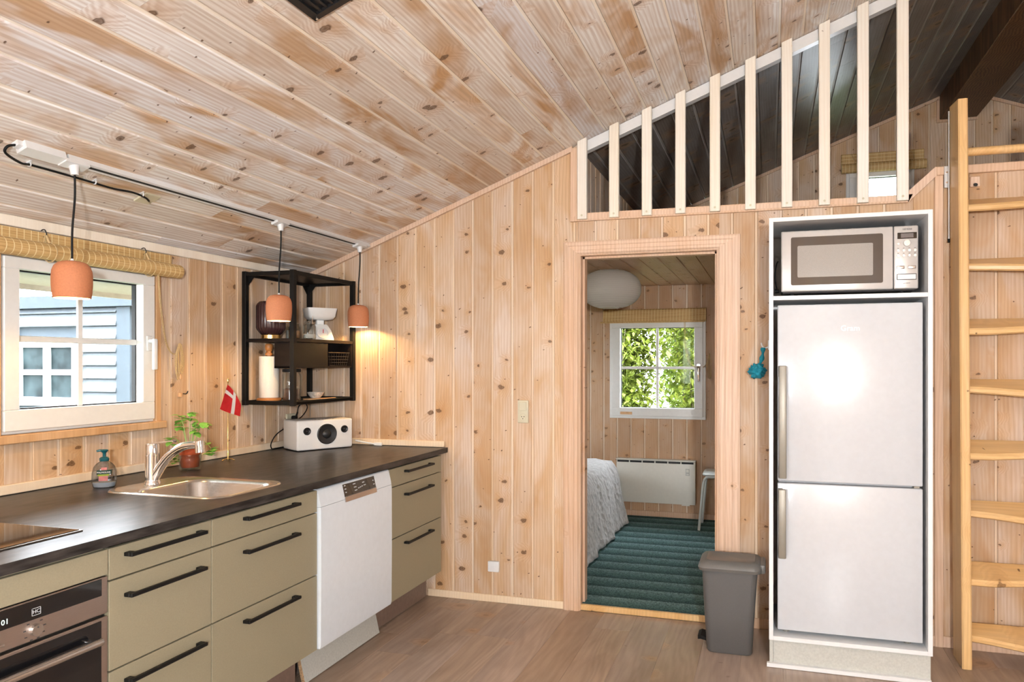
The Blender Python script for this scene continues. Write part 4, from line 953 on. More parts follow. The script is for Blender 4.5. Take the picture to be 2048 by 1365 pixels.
loft(bm, [L_(.040, .035, .126, .02), L_(.068, .056, .131, .025), L_(.080, .068, .148, .018), L_(.088, .075, .198, .012), L_(.085, .072, .198, .012), L_(.077, .065, .150, .018), L_(.06, .05, .136, .025)]); obj('bowl', bm, M['whiteplas'], t, smooth=50, local=True)
# paper towel holder
tx, ty, tz = .105, -.508, 1.2005
t = thing('paper_towel_holder', 'turned wooden kitchen roll holder with white paper roll on the lower shelf', 'roll holder', (tx, ty, tz))
bm = B(); lathe(bm, [(.060, 0), (.066, .004), (.067, .012), (.060, .018), (.02, .019)], (tx, ty, tz), 36); obj('base', bm, M['towelwood'], t, smooth=40)
bm = B(); lathe(bm, [(.012, .018), (.012, .258), (.020, .259), (.021, .272), (.014, .275), (.013, .283), (.019, .292), (.022, .307), (.0205, .320), (.016, .325), (.003, .327)], (tx, ty, tz), 28); obj('rod', bm, M['towelwood'], t, smooth=40)
bm = B(); lathe(bm, [(.020, .020), (.052, .020), (.053, .022), (.053, .252), (.052, .254), (.020, .254)], (tx, ty, tz), 40); obj('paper_roll', bm, M['paper'], t, smooth=40)
# canister
cx_, cy_ = .215, -.455
t = thing('glass_canister', 'tall glass canister with black lid and brown contents on the lower shelf', 'canister', (cx_, cy_, tz))
bm = B(); lathe(bm, [(.047, 0), (.050, .003), (.050, .150), (.046, .158), (.046, .164), (.043, .164), (.043, .158), (.047, .148), (.047, .006)], (cx_, cy_, tz), 36); obj('glass', bm, M['jar'], t, smooth=50)
bm = B(); lathe(bm, [(.045, .006), (.0455, .010), (.0455, .068), (.001, .075)], (cx_, cy_, tz), 30); obj('contents', bm, M['coffee'], t, smooth=50)
bm = B(); lathe(bm, [(.048, .164), (.050, .166), (.050, .180), (.048, .182), (.001, .182)], (cx_, cy_, tz), 36); obj('lid', bm, M['blackrub'], t, smooth=40)
bm = B(); tube(bm, [(cx_+.01, cy_+.01, tz+.07), (cx_+.015, cy_+.012, tz+.15)], .003, 8); bx(bm, cx_-.0, cx_+.025, cy_, cy_+.022, tz+.062, tz+.085, .005, 2); obj('scoop', bm, M['chrome'], t, smooth=40)
t = thing('wooden_spatula', 'flat pale wooden board under the speckled bowl on the lower shelf', 'spatula', (.26, -.27, tz))
bm = B(); loft(bm, [rrect(.195, .312, -.345, -.23, .03, tz, 5), rrect(.195, .312, -.345, -.23, .03, tz+.007, 5)]); obj('blade', bm, M['palewood'], t)
bm = B(); bx(bm, .272, .300, -.232, -.15, tz, tz+.007, .002); obj('handle', bm, M['palewood'], t)
bm = B(); lathe(bm, [(.022, 0), (.026, .002), (.040, .018), (.049, .036), (.046, .036), (.036, .018), (.022, .007), (.001, .006)], (.255, -.29, tz+.0075), 32); tag(obj('ceramic_bowl', bm, M['ceramic'], smooth=50), 'small speckled ceramic bowl on the lower shelf', 'bowl')

# ------------------------------------------------------------------ track light, pendants, ceiling cable
TX = .432
t = thing('lighting_track', 'long white lighting track along the sloped ceiling above the worktop', 'track light', (TX, -1.0, ceil_z(TX)))
bm = B(); slab(bm, TX, .018, -1.97, -.004, .020); tr = obj('profile', bm, M['white'], t)
bm = B(); slab(bm, TX, .006, -1.90, -.05, .001, .0195); obj('slot', bm, M['darkslot'], tr)
bm = B(); slab(bm, TX, .024, -2.125, -1.985, .028); fbx = obj('feed_box', bm, M['white'], t)
bm = B(); slab(bm, TX, .014, -2.143, -2.124, .018); obj('cable_gland', bm, M['white'], fbx)
t = thing('ceiling_outlet', 'beige ceiling outlet plate feeding the black cable', 'outlet', (.33, -1.53, ceil_z(.33)))
bm = B(); slab(bm, .325, .036, -1.562, -1.492, .008); obj('plate', bm, M['outlet'], t)
def cpt(x, y, off): return Vector((x, y, ceil_z(x))) + CN*off
bm = B(); tube(bm, spline([cpt(.325, -1.525, .010), cpt(.335, -1.535, .022), cpt(.345, -1.560, .018), cpt(.349, -1.62, .012), cpt(.341, -1.70, .012), cpt(.345, -1.80, .012), cpt(.349, -1.92, .012), cpt(.350, -2.03, .012), cpt(.37, -2.085, .03), cpt(.405, -2.16, .035), cpt(.425, -2.165, .022), cpt(.431, -2.14, .012)], 6), .0042, 8)
tag(obj('ceiling_cable', bm, M['blackrub'], smooth=60), 'black cable clipped along the sloped ceiling beside the lighting track', 'cable')
for x, y, lab in ((.349, -2.035, 'white cable clip nearest the feed box of the lighting track'), (.346, -1.785, 'white cable clip in the middle of the black ceiling cable'), (.348, -1.575, 'white cable clip beside the ceiling outlet plate')):
    bm = B(); p0 = cpt(x, y, .009)
    tube(bm, [p0+CU*(.0075*math.cos(a))+CN*(.0075*math.sin(a)) for a in [PI*k/8 for k in range(-1, 9)]], .0028, 6); slab(bm, x, .012, y-.003, y+.003, .004); tag(obj('cable_clip', bm, M['white'], smooth=60), lab, 'clip', 'clips on the ceiling cable')
def pendant(y, label, zb):
    z_c = ceil_z(TX)-.022
    t = thing('pendant_lamp', label, 'lamp', (TX, y, zb), group='terracotta pendants on the track')
    bm = B(); slab(bm, TX, .021, y-.045, y+.045, .012, .0206); cyl(bm, (TX+.008, y, z_c-.004), (TX+.012, y, z_c-.040), .017, .012, 20); obj('track_adapter', bm, M['white'], t, smooth=40)
    bm = B(); tube(bm, spline([(TX+.012, y, z_c-.03), (TX+.009, y+.003, z_c-.12), (TX+.003, y-.002, (z_c+zb)/2), (TX, y, zb+.13)], 6), .0036, 8); obj('cord', bm, M['blackrub'], t, smooth=60)
    out = [(.0575, 0), (.0605, .02), (.0625, .045), (.0630, .075), (.061, .098), (.055, .115), (.044, .127), (.028, .1325), (.006, .134)]
    inn = [(r-.003, z-.002) for r, z in reversed(out[:-1])]; inn[-1] = (.0545, .0)
    bm = B(); lathe(bm, out, (TX, y, zb), 40, False, True); obj('shade', bm, M['terra'], t, smooth=50)
    bm = B(); lathe(bm, [(.0575, 0)]+list(reversed(inn)), (TX, y, zb), 40, False, True); obj('shade_lining', bm, M['lampin'], t, smooth=50)
    bm = B(); lathe(bm, [(.004, .134), (.006, .137), (.004, .142), (.0036, .143)], (TX, y, zb), 14); obj('cord_grip', bm, M['white'], t, smooth=50)
    bm = B(); lathe(bm, [(.014, .128), (.014, .100), (.018, .085), (.024, .068), (.025, .058), (.022, .046), (.012, .036), (.001, .034)], (TX, y, zb), 24); bu = obj('bulb', bm, M['bulb'], t, smooth=50)
    d = bpy.data.lights.new('bulb_light', 'POINT'); d.energy = 8.0; d.color = (1.0, .60, .22); d.shadow_soft_size = .012
    l = bpy.data.objects.new('bulb_light', d); C.objects.link(l); l.parent = t; l.location = (0, 0, .022)
    return t
pendant(-1.942, 'terracotta pendant lamp hanging in front of the kitchen window', 1.650)
pendant(-.836, 'terracotta pendant lamp hanging in front of the plum vase', 1.632)
pendant(-.117, 'terracotta pendant lamp in the corner, beside the shelf and the lit wall', 1.637)

# ------------------------------------------------------------------ blinds
def along(name, bm, org, axis, mat, parent=None, smooth=None):
    """part modelled with local z running along `axis` from org"""
    a = Vector(axis).normalized(); x = Vector((0, 0, 1)); y = a.cross(x); Mx = Matrix((x, y, a)).transposed().to_4x4(); Mx.translation = Vector(org)
    bmesh.ops.recalc_face_normals(bm, faces=bm.faces)
    me = bpy.data.meshes.new(name); bm.to_mesh(me); bm.free(); me.materials.append(mat)
    o = bpy.data.objects.new(name, me); C.objects.link(o); o.parent = parent
    o.matrix_local = (BASE[parent].inverted() if parent else Matrix.Identity(4)) @ Mx
    if smooth is not None:
        for p in me.polygons: p.use_smooth = True
        me.set_sharp_from_angle(angle=math.radians(smooth))
    BASE[o] = Mx; return o
def spiral(bm, r, turns, ln, c=(0, 0), n=20, th=.004):
    k = int(turns*n); outer = []; 
    for i in range(k+1):
        a = 2*PI*i/n; rr = r*(1-.75*i/k); outer.append((c[0]+rr*math.cos(a), c[1]+rr*math.sin(a)))
    inner = [((x-c[0])*(1-th/max(math.hypot(x-c[0], y-c[1]), .006))+c[0], (y-c[1])*(1-th/max(math.hypot(x-c[0], y-c[1]), .006))+c[1]) for x, y in outer]
    loops = [[Vector((x, y, z)) for x, y in outer]+[Vector((x, y, z)) for x, y in reversed(inner)] for z in (0, ln)]
    vs = [[bm.verts.new(p) for p in lp] for lp in loops]; m = len(vs[0])
    for i in range(m): bm.faces.new((vs[0][i], vs[0][(i+1) % m], vs[1][(i+1) % m], vs[1][i]))
    h = len(outer)
    for L in vs:
        for i in range(h-1): bm.faces.new((L[i], L[i+1], L[m-2-i], L[m-1-i]))
YB0, YB1 = -1.955, -1.095
t = thing('bamboo_blind', 'rolled-up bamboo blind above the kitchen window', 'blind', (.05, (YB0+YB1)/2, 1.83))
bm = B(); spiral(bm, .036, 3.2, YB1-YB0); along('roll', bm, (.058, YB0, 1.862), (0, 1, 0), M['bamboo'], t, 50)
bm = B(); bx(bm, 0, .050, -.012, -.006, 0, YB1-YB0-.04); along('valance', bm, (1 and .030, YB0+.03, 1.893), (0, 1, 0), M['bamboo'], t)
bm = B(); bx(bm, .004, .022, YB0+.03, YB1-.01, 1.912, 1.945, .003); obj('head_rail', bm, M['bamboo'], t)
for y in (-1.74, -1.27):
    bm = B(); tube(bm, spline([(.016, y, 1.952), (.035, y, 1.955), (.04, y+.004, 1.935), (.03, y, 1.925)], 4), .002, 6); obj('hook', bm, M['black'], t)
    bm = B(); pts = []
    for k in range(13):
        a = PI*.75-2*PI*k/12; pts.append((.058+.039*math.cos(a), y+.01*k/12, 1.862+.039*math.sin(a)))
    tube(bm, [(.036, y, 1.93)]+pts, .0022, 6); tube(bm, [(.05, y-.004, 1.93), (.058, y+.003, 1.90)], .005, 6); obj('lift_cord', bm, M['cord'], t, smooth=60)
bm = B()
for e in (0, .006): tube(bm, spline([(.075, -1.235+e, 1.85), (.05, -1.20+e, 1.72), (.03, -1.165+e, 1.60), (.02, -1.13+e, 1.50), (.02, -1.095+e, 1.462), (.022, -1.062+e, 1.475), (.022, -1.045+e, 1.51)], 6), .0018, 6)
for k in range(7):
    a = rb.uniform(-.012, .012); tube(bm, spline([(.02, -1.05+a*.5, 1.515), (.024+.004*k*.4, -1.075+a, 1.44), (.022, -1.055+a*1.5, 1.37-.006*k), (.022, -1.035+a, 1.42), (.02, -1.045+a*.5, 1.505)], 6), .0018, 6)
obj('pull_cord', bm, M['cord'], t, smooth=60)
bm = B(); lathe(bm, [(.006, 0), (.008, .006), (.006, .022), (.003, .026)], (.022, -1.05, 1.335), 12); obj('cord_tassel', bm, M['palewood'], t, smooth=50)
t = thing('coat_peg', 'small wooden peg and black hook on the boards right of the kitchen window', 'hook', (.01, -1.03, 1.25))
bm = B(); bx(bm, 0, .014, -1.045, -1.028, 1.247, 1.268, .002); obj('peg', bm, M['palewood'], t)
bm = B(); tube(bm, spline([(.002, -1.012, 1.262), (.022, -1.012, 1.262), (.026, -1.006, 1.275)], 4), .0025, 6); obj('hook', bm, M['black'], t)
# bedroom blind (folded)
t = thing('bamboo_blind', 'folded bamboo blind above the bedroom window', 'blind', (1.84, YG-.03, 1.77))
bm = B(); prism(bm, [(0, 0), (.006, .046), (.020, .052), (.105, .036), (.118, .018), (.118, 0)], 'z', 0, .925)
along('slat_bundle', bm, (1.385, YG-.002, 1.785), (1, 0, 0), M['bamboo'], t)
bm = B(); bx(bm, 1.36, 2.30, YG-.064, YG-.054, 1.776, 1.790, .003); obj('bottom_rail', bm, M['bamboo'], t)
bm = B()
for e in (0, .008): tube(bm, spline([(2.12+e, YG-.045, 1.80), (2.13+e, YG-.05, 1.55), (2.18+e, YG-.04, 1.40), (2.28+e, YG-.012, 1.38), (2.33, YG-.012, 1.45)], 6), .0018, 6)
for k in range(4): tube(bm, spline([(2.335, YG-.01, 1.50), (2.315+.008*k, YG-.012, 1.40), (2.33+.006*k, YG-.012, 1.28), (2.355, YG-.01, 1.38), (2.337, YG-.01, 1.50)], 6), .0018, 6)
obj('pull_cord', bm, M['cord'], t, smooth=60)
# loft blind
t = thing('bamboo_blind', 'rolled bamboo blind above the small loft window behind the white slats', 'blind', (3.74, YG-.03, 2.97))
bm = B(); spiral(bm, .042, 3, .64); along('roll', bm, (3.42, YG-.05, 3.025), (1, 0, 0), M['bamboo'], t, 50)
bm = B(); bx(bm, 3.42, 4.05, YG-.03, YG-.006, 3.06, 3.155, .004); obj('valance', bm, M['bamboo'], t)
for x in (3.50, 3.95):
    bm = B(); tube(bm, spline([(x, YG-.03, 3.15), (x+.02, YG-.06, 3.08), (x-.02, YG-.094, 3.02)], 4), .003, 6); obj('lift_cord', bm, M['cord'], t)

# ------------------------------------------------------------------ small things on the back wall
t = thing('light_switch', 'beige light switch and socket plate on the back wall beside the doorway', 'switch', (1.458, -.006, 1.065))
bm = B(); bx(bm, 1.425, 1.491, -.010, 0, 1.066, 1.198, .004, 2); pl_ = obj('plate', bm, M['outlet'], t, smooth=40)
bm = B(); bx(bm, 1.436, 1.480, -.014, -.009, 1.138, 1.188, .002); obj('rocker', bm, M['outlet'], t)
bm = B(); lathe(bm, [(.022, 0), (.022, .003), (.019, .003), (.018, .001)], n=24); bmesh.ops.transform(bm, matrix=Matrix.Translation((1.458, -.0095, 1.100)) @ Matrix.Rotation(PI/2, 4, 'X'), verts=bm.verts); so = obj('socket', bm, M['outlet'], t, smooth=40)
bm = B()
for x, z in ((1.4505, 1.103), (1.4655, 1.103), (1.458, 1.091)): cyl(bm, (x, -.0108, z), (x, -.0114, z), .0028, n=10)
obj('socket_hole', bm, M['darkslot'], so)
bm = B(); bx(bm, 1.241, 1.311, -.022, 0, .182, .244, .005, 2); tag(obj('junction_box', bm, M['white'], smooth=40), 'small white square box low on the back wall', 'junction box')
# ceiling vent
t = thing('ceiling_vent', 'black louvred vent in the sloped ceiling at the top of the picture', 'vent', (1.68, -2.2, ceil_z(1.68)))
VX0, VX1, VY0, VY1 = 1.430, 1.93, -2.46, -1.925
def vslab(bm, xa, xb, y0, y1, o0, o1):
    ca, cb = Vector((xa, 0, ceil_z(xa))), Vector((xb, 0, ceil_z(xb)))
    q = [ca+CN*o0, cb+CN*o0, cb+CN*o1, ca+CN*o1]; loft(bm, [[p+Vector((0, y, 0)) for p in q] for y in (y0, y1)])
bm = B(); vslab(bm, VX0, VX0+.022, VY0, VY1, 0, .014); vslab(bm, VX1-.022, VX1, VY0, VY1, 0, .014); vslab(bm, VX0, VX1, VY1-.022, VY1, 0, .014); vslab(bm, VX0, VX1, VY0, VY0+.022, 0, .014); obj('frame', bm, M['ventblack'], t)
bm = B(); vslab(bm, VX0+.01, VX1-.01, VY0+.01, VY1-.01, .0003, .002); obj('backing', bm, M['ventblack'], t)
k = 0; x = VX0+.034
while x < VX1-.03:
    bm = B(); vslab(bm, x, x+.008, VY0+.02, VY1-.02, .002, .011); obj('louver', bm, M['ventblack'], t); x += .022
bm = B(); cyl(bm, cpt(VX0+.012, VY1-.010, .014), cpt(VX0+.012, VY1-.010, .018), .004, n=10); obj('screw', bm, M['chrome'], t)

# ------------------------------------------------------------------ loft railing
t = thing('loft_railing', 'white stained slat railing across the loft opening', 'railing', (2.65, -.04, 2.24))
bm = B(); prism(bm, [(1.80, ceil_z(1.80)-.064), (3.56, ceil_z(3.56)-.064), (3.56, ceil_z(3.56)-.004), (1.80, ceil_z(1.80)-.004)], 'y', -.006, .040); rl = obj('top_rail', bm, M['white'], t)
for i in range(10):
    x = 1.824 + i*.1846
    xa, xb = x-.027, x+.027
    bm = B(); zt = lambda u: ceil_z(u)-.002
    loft(bm, [[Vector((p, yy, z)) for p, yy in ((xa, -.021), (xb, -.021), (xb, -.046), (xb-.004, -.049), (xa+.004, -.049), (xa, -.046))] for z in (2.232,)] + [[Vector((p, yy, zt(p))) for p, yy in ((xa, -.021), (xb, -.021), (xb, -.046), (xb-.004, -.049), (xa+.004, -.049), (xa, -.046))]])
    sl = obj('slat', bm, M['slat'], t)
    bm = B(); cyl(bm, (x, -.0488, 2.252), (x, -.0500, 2.252), .006, n=12); obj('screw', bm, M['outlet'], sl)
bm = B(); bx(bm, 1.796, 3.51, -.0208, -.0202, 2.236, 2.262); obj('fixing_strip', bm, M['trim'], t)

# ------------------------------------------------------------------ ladder (parked upright, so its treads tip forward)
t = thing('loft_ladder', 'yellow pine loft ladder with staggered treads at the right edge', 'ladder', (3.95, -.2, 0))
def sy_(z): return -.100 + .075*z/2.66             # back edge of the stile
def stile(x0, x1):
    bm = B(); loops = []
    for z in (0.002, 2.665):
        yb, yf = sy_(z), sy_(z)-.165; e = .006; zt_ = lambda y: z + (0.018*(y-yf)/.165 if z > 1 else 0)
        loops.append([Vector((x, y, zt_(y))) for x, y in ((x0, yb), (x1, yb), (x1, yf+e), (x1-e, yf), (x0+e, yf), (x0, yf+e))])
    loft(bm, loops); return obj('stile', bm, M['ladder'], t)
stile(3.700, 3.742); stile(4.205, 4.247)
tl = math.radians(21)
for i in range(8):
    zc = .115 + i*.2925            # height of the front lower edge of a full-depth tread
    bm = B(); yf = sy_(zc)-.158; xs = (3.742, 4.205)
    A = (i % 2 == 1)
    dl_, dr_ = (.150, .095) if A else (.098, .165)
    loops = []
    for x, dep in ((xs[0], dl_), (3.84, dl_ if A else .112), (4.09, .112 if A else dr_), (xs[1], dr_)):
        yb = sy_(zc)-.006; zb_ = zc + .150*math.sin(tl)
        y1 = yb - dep*math.cos(tl); z1 = zb_ - dep*math.sin(tl)
        nx, nz = math.sin(tl)*-1, math.cos(tl)
        th = .029; e = .008
        loops.append([Vector((x, yb, zb_)), Vector((x, y1+e*math.cos(tl), z1+e*math.sin(tl))), Vector((x, y1, z1-.008)), Vector((x, y1+.002, z1-th+.006)), Vector((x, y1+.012, z1-th)), Vector((x, yb, zb_-th))])
    loft(bm, loops); 
    # turn the grain along the tread
    bmesh.ops.recalc_face_normals(bm, faces=bm.faces)
    Mx = Matrix(((0, 0, 1), (0, 1, 0), (-1, 0, 0))).to_4x4(); Mx.translation = Vector((3.742, yf, zc))
    bmesh.ops.transform(bm, matrix=Mx.inverted(), verts=bm.verts); me = bpy.data.meshes.new('tread'); bm.to_mesh(me); bm.free(); me.materials.append(M['ladder'])
    o = bpy.data.objects.new('tread', me); C.objects.link(o); o.parent = t; o.matrix_local = BASE[t].inverted() @ Mx
bm = B(); loft(bm, [[Vector((x, sy_(2.4)-.075+.024*math.cos(a), 2.432+.020*math.sin(a))) for a in [2*PI*k/14 for k in range(14)]] for x in (3.742, 4.205)]); obj('grab_bar', bm, M['ladder'], t, smooth=50)
t = thing('ladder_bracket', 'zinc bracket and rod fixing the ladder to the loft edge', 'bracket', (3.69, -.02, 2.03))
bm = B(); bx(bm, 3.676, 3.699, -.028, -.0225, 2.285, 2.392, .001); obj('plate', bm, M['zinc'], t)
bm = B(); tube(bm, [(3.6955, -.034, 2.66), (3.6955, -.034, 2.03)], .0042, 8); rd = obj('rod', bm, M['zinc'], t, smooth=50)
bm = B(); cyl(bm, (3.6955, -.034, 2.03), (3.6955, -.034, 2.012), .006, n=12); obj('end_cap', bm, M['blackrub'], rd)
bm = B()
for z in (2.31, 2.36): cyl(bm, (3.687, -.028, z), (3.687, -.031, z), .005, n=12)
obj('screw', bm, M['chrome'], t)
t = thing('timber_catch', 'small wooden catch block with a black peg on the boards behind the ladder', 'catch', (3.815, -.01, 2.28))
bm = B(); bx(bm, 3.795, 3.838, -.012, 0, 2.285, 2.335, .002); obj('block', bm, M['trim'], t)
bm = B(); cyl(bm, (3.816, -.012, 2.295), (3.816, -.03, 2.29), .008, n=12); obj('peg', bm, M['black'], t)

# ------------------------------------------------------------------ fridge cabinet, fridge, microwave
CX0, CX1, CY, CZ0, CZ1 = 2.842, 3.532, -.487, .130, 2.091
t = thing('fridge_cabinet', 'tall white open cabinet housing fridge and microwave', 'cabinet', ((CX0+CX1)/2, -.25, 0))
for a, nm in (((CX0, CX0+.019, CY, -.024, CZ0, CZ1), 'side_panel'), ((CX1-.019, CX1, CY, -.024, CZ0, CZ1), 'side_panel'), ((CX0+.019, CX1-.019, CY, -.024, CZ1-.019, CZ1), 'top_panel'), ((CX0+.019, CX1-.019, CY, -.024, CZ0, CZ0+.019), 'bottom_panel'), ((CX0+.019, CX1-.019, CY+.004, -.024, 1.709, 1.728), 'shelf_panel'), ((CX0+.019, CX1-.019, -.030, -.024, CZ0+.019, CZ1-.019), 'back_panel')):
    bm = B(); bx(bm, *a, bev=.0008); obj(nm, bm, M['white'], t)
bm = B(); bx(bm, CX0+.019, CX1-.004, -.462, -.448, .012, CZ0-.001); bx(bm, CX0+.002, CX0+.018, -.468, -.03, .012, CZ0-.001); obj('plinth', bm, M['plinth_grey'], t)
bm = B(); prism(bm, [(CX0-.010, .002), (CX1-.004, .002), (CX1-.004, .020), (CX0-.010, .020)], 'y', -.482, -.4625); obj('plinth_moulding', bm, M['white'], t)
# fridge
t = thing('fridge_freezer', 'white two-door fridge freezer with grey handles in the tall cabinet', 'fridge', (3.19, -.24, .149))
FX0, FX1 = 2.880, 3.500
bm = B(); bx(bm, FX0+.004, FX1-.004, -.392, -.045, .170, 1.684, .004); obj('body', bm, M['whiteap'], t)
bm = B(); bx(bm, FX0, FX1, -.450, -.394, .866, 1.688, .006, 3); ud = obj('upper_door', bm, M['whiteap'], t, smooth=40)
bm = B(); bx(bm, FX0, FX1, -.450, -.394, .168, .856, .006, 3); ld = obj('lower_door', bm, M['whiteap'], t, smooth=40)
def fhandle(parent, x, z0, z1):
    bm = B(); bx(bm, x, x+.034, -.497, -.480, z0, z1, .005, 2)
    for z in (z0, z1-.055): bx(bm, x-.001, x+.020, -.486, -.449, z, z+.055, .004, 2)
    return obj('handle', bm, M['handle_grey'], parent, smooth=40)
fhandle(ud, 2.886, .882, 1.405); fhandle(ld, 2.884, .512, .832)
for x in (FX0+.04, FX1-.055):
    bm = B(); cyl(bm, (x, -.40, .150), (x, -.40, .162), .016, n=16); cyl(bm, (x, -.40, .162), (x, -.40, .175), .007, n=10); obj('foot', bm, M['handle_grey'], t, smooth=40)
bm = B(); bx(bm, FX1-.035, FX1-.012, -.44, -.40, .857, .8655); obj('hinge', bm, M['handle_grey'], t)
text('brand_text', 'Gram', .036, (3.198, -.4502, 1.575), (1, 0, 0), (0, 0, 1), M['white'], ud, .0006)
# microwave
t = thing('microwave_oven', 'silver microwave oven with dark window on the cabinet shelf', 'microwave', (3.19, -.24, 1.728))
MX0, MX1, MZ0, MZ1 = 2.897, 3.487, 1.752, 2.037
bm = B(); bx(bm, MX0+.006, MX1-.006, -.395, -.06, MZ0-.006, MZ1-.003, .004); obj('housing', bm, M['print'], t)
bm = B(); bx(bm, MX0, 3.383, -.420, -.394, MZ0, MZ1, .006, 3); dr = obj('door', bm, M['mwfront'], t, smooth=40)
bm = B(); bx(bm, 3.3855, MX1, -.420, -.394, MZ0, MZ1, .006, 3); pn = obj('control_panel', bm, M['mwfront'], t, smooth=40)
bm = B(); loft(bm, [[Vector((v.x, y, v.y)) for v in rrect(2.941, 3.340, 1.782, 2.007, .008, 0, 4)] for y in (-.4195, -.4216)]); wd = obj('window', bm, M['mwglass'], dr)
bm = B(); loft(bm, [[Vector((v.x, y, v.y)) for v in rrect(2.970, 3.298, 1.818, 1.966, .006, 0, 4)] for y in (-.4215, -.4220)]); obj('mesh_screen', bm, M['mwmesh'], wd)
bm = B(); bx(bm, 3.400, 3.480, -.4218, -.4195, 1.978, 2.006, .001); ds = obj('display', bm, M['blackglass'], pn)
bm = B(); bx(bm, 3.414, 3.466, -.4226, -.4216, 1.982, 2.002); obj('screen', bm, M['lcd'], ds)
text('brand_text', 'SIEMENS', .0105, (3.441, -.4203, 2.0205), (1, 0, 0), (0, 0, 1), M['print'], pn)
bm = B(); cyl(bm, (3.438, -.419, 1.957), (3.438, -.434, 1.957), .0145, .013, 28); obj('knob', bm, M['steel'], pn, smooth=40)
bm = B(); cyl(bm, (3.404, -.419, 1.956), (3.404, -.424, 1.956), .005, n=14); obj('button', bm, M['steel'], pn, smooth=40)
bm = B()
for r_ in range(2):
    for c_ in range(4):
        x, z = 3.403+c_*.0232, 1.925-r_*.0235
        b2 = B(); cyl(b2, (x, -.419, z), (x, -.4245, z), .0068, .006, 16); obj('button', b2, M['steel'], pn, smooth=40)
        bx(bm, x-.003, x+.003, -.4204, -.4199, z+.0095, z+.0115)
obj('symbols', bm, M['print'], pn)['kind'] = 'stuff'
for x in (3.413, 3.460):
    bm = B(); bx(bm, x-.0165, x+.0165, -.424, -.419, 1.842, 1.856, .006, 3); obj('button', bm, M['steel'], pn, smooth=40)
bm = B(); bx(bm, 3.397, 3.479, -.4212, -.4195, 1.792, 1.820, .001); ob_ = obj('button_surround', bm, M['print'], pn)
bm = B(); bx(bm, 3.400, 3.476, -.4225, -.421, 1.795, 1.817, .001); obj('open_button', bm, M['white'], ob_)
text('series_text', 'inox 1000W', .006, (3.438, -.4203, 1.777), (1, 0, 0), (0, 0, 1), M['print'], pn)
for x in (MX0+.05, MX1-.06):
    for y in (-.37, -.1): obj('foot', cyl(B(), (x, y, 1.7285), (x, y, 1.75), .012, n=14), M['blackrub'], t)
bm = B(); tube(bm, spline([(2.882, -.30, 1.768), (2.873, -.34, 1.80), (2.870, -.36, 1.84), (2.876, -.33, 1.89), (2.884, -.25, 1.92)], 6), .0035, 8); tube(bm, [(2.868, -.30, 1.768), (2.888, -.30, 1.768)], .010, 10); tag(obj('microwave_cable', bm, M['blackrub'], smooth=60), 'black cable beside the microwave inside the white cabinet', 'cable')
# teal cloth on a hook
t = thing('cloth_hook', 'white hook on the cabinet side holding the teal cloth', 'hook', (2.835, -.10, 1.49))
bm = B(); bx(bm, 2.836, 2.8415, -.115, -.085, 1.485, 1.535, .002); tube(bm, spline([(2.838, -.10, 1.50), (2.820, -.10, 1.495), (2.808, -.10, 1.505), (2.803, -.10, 1.522)], 4), .0035, 8); obj('hook', bm, M['white'], t, smooth=50)
t = thing('teal_cloth', 'knotted teal cloth hanging beside the white fridge cabinet', 'cloth', (2.81, -.10, 1.34))
bm = B(); pts = spline([(2.812, -.10, 1.497), (2.810, -.10, 1.46), (2.800, -.10, 1.42), (2.790, -.10, 1.40)], 6); tube(bm, pts, [.010+.004*math.sin(i*.9) for i in range(len(pts))], 10); obj('twisted_strap', bm, M['teal'], t, smooth=60)
bm = B(); bmesh.ops.create_icosphere(bm, subdivisions=4, radius=1)
for v in bm.verts:
    n_ = v.co.normalized(); k_ = 1 + .22*math.sin(n_.x*7+n_.z*5)*math.sin(n_.z*9+n_.y*4) + .12*math.sin(n_.x*13+2)*math.cos(n_.z*11)
    v.co = Vector((2.783+.042*n_.x*k_, -.10+.036*n_.y*k_, 1.375+.038*n_.z*k_))
obj('knot', bm, M['teal'], t, smooth=60)

# ------------------------------------------------------------------ pedal bin
t = thing('pedal_bin', 'grey plastic pedal bin standing beside the bedroom doorway', 'bin', (2.655, -.29, 0))
bm = B(); loops = []
for z, x0, x1, y0, y1 in ((.002, 2.552, 2.760, -.385, -.215), (.01, 2.546, 2.764, -.390, -.212), (.20, 2.535, 2.775, -.396, -.206), (.412, 2.524, 2.790, -.402, -.198)):
    loops.append(rrect(x0, x1, y0, y1, .030, z, 5))
loft(bm, loops); obj('body', bm, M['bin'], t, smooth=40)
bm = B(); loft(bm, [rrect(2.510, 2.806, -.416, -.186, .035, .405, 6), rrect(2.506, 2.808, -.420, -.184, .035, .420, 6), rrect(2.512, 2.806, -.414, -.190, .035, .436, 6), rrect(2.526, 2.794, -.402, -.202, .032, .449, 6), rrect(2.545, 2.775, -.385, -.218, .028, .453, 6), rrect(2.549, 2.771, -.381, -.222, .026, .4505, 6)]); lid = obj('lid', bm, M['bin_lid'], t, smooth=35)
bm = B(); bx(bm, 2.796, 2.826, -.385, -.222, .400, .445, .010, 2); obj('hinge', bm, M['bin_lid'], t, smooth=40)
bm = B(); loft(bm, [[Vector((x, y, z)) for y, z in ((-.345+e, z0), (-.255-e, z0), (-.255-e, z0+.018), (-.345+e, z0+.018))] for x, z0, e in ((2.56, .035, 0), (2.515, .045, 0), (2.500, .040, .008))]); obj('pedal', bm, M['blackrub'], t, smooth=30)

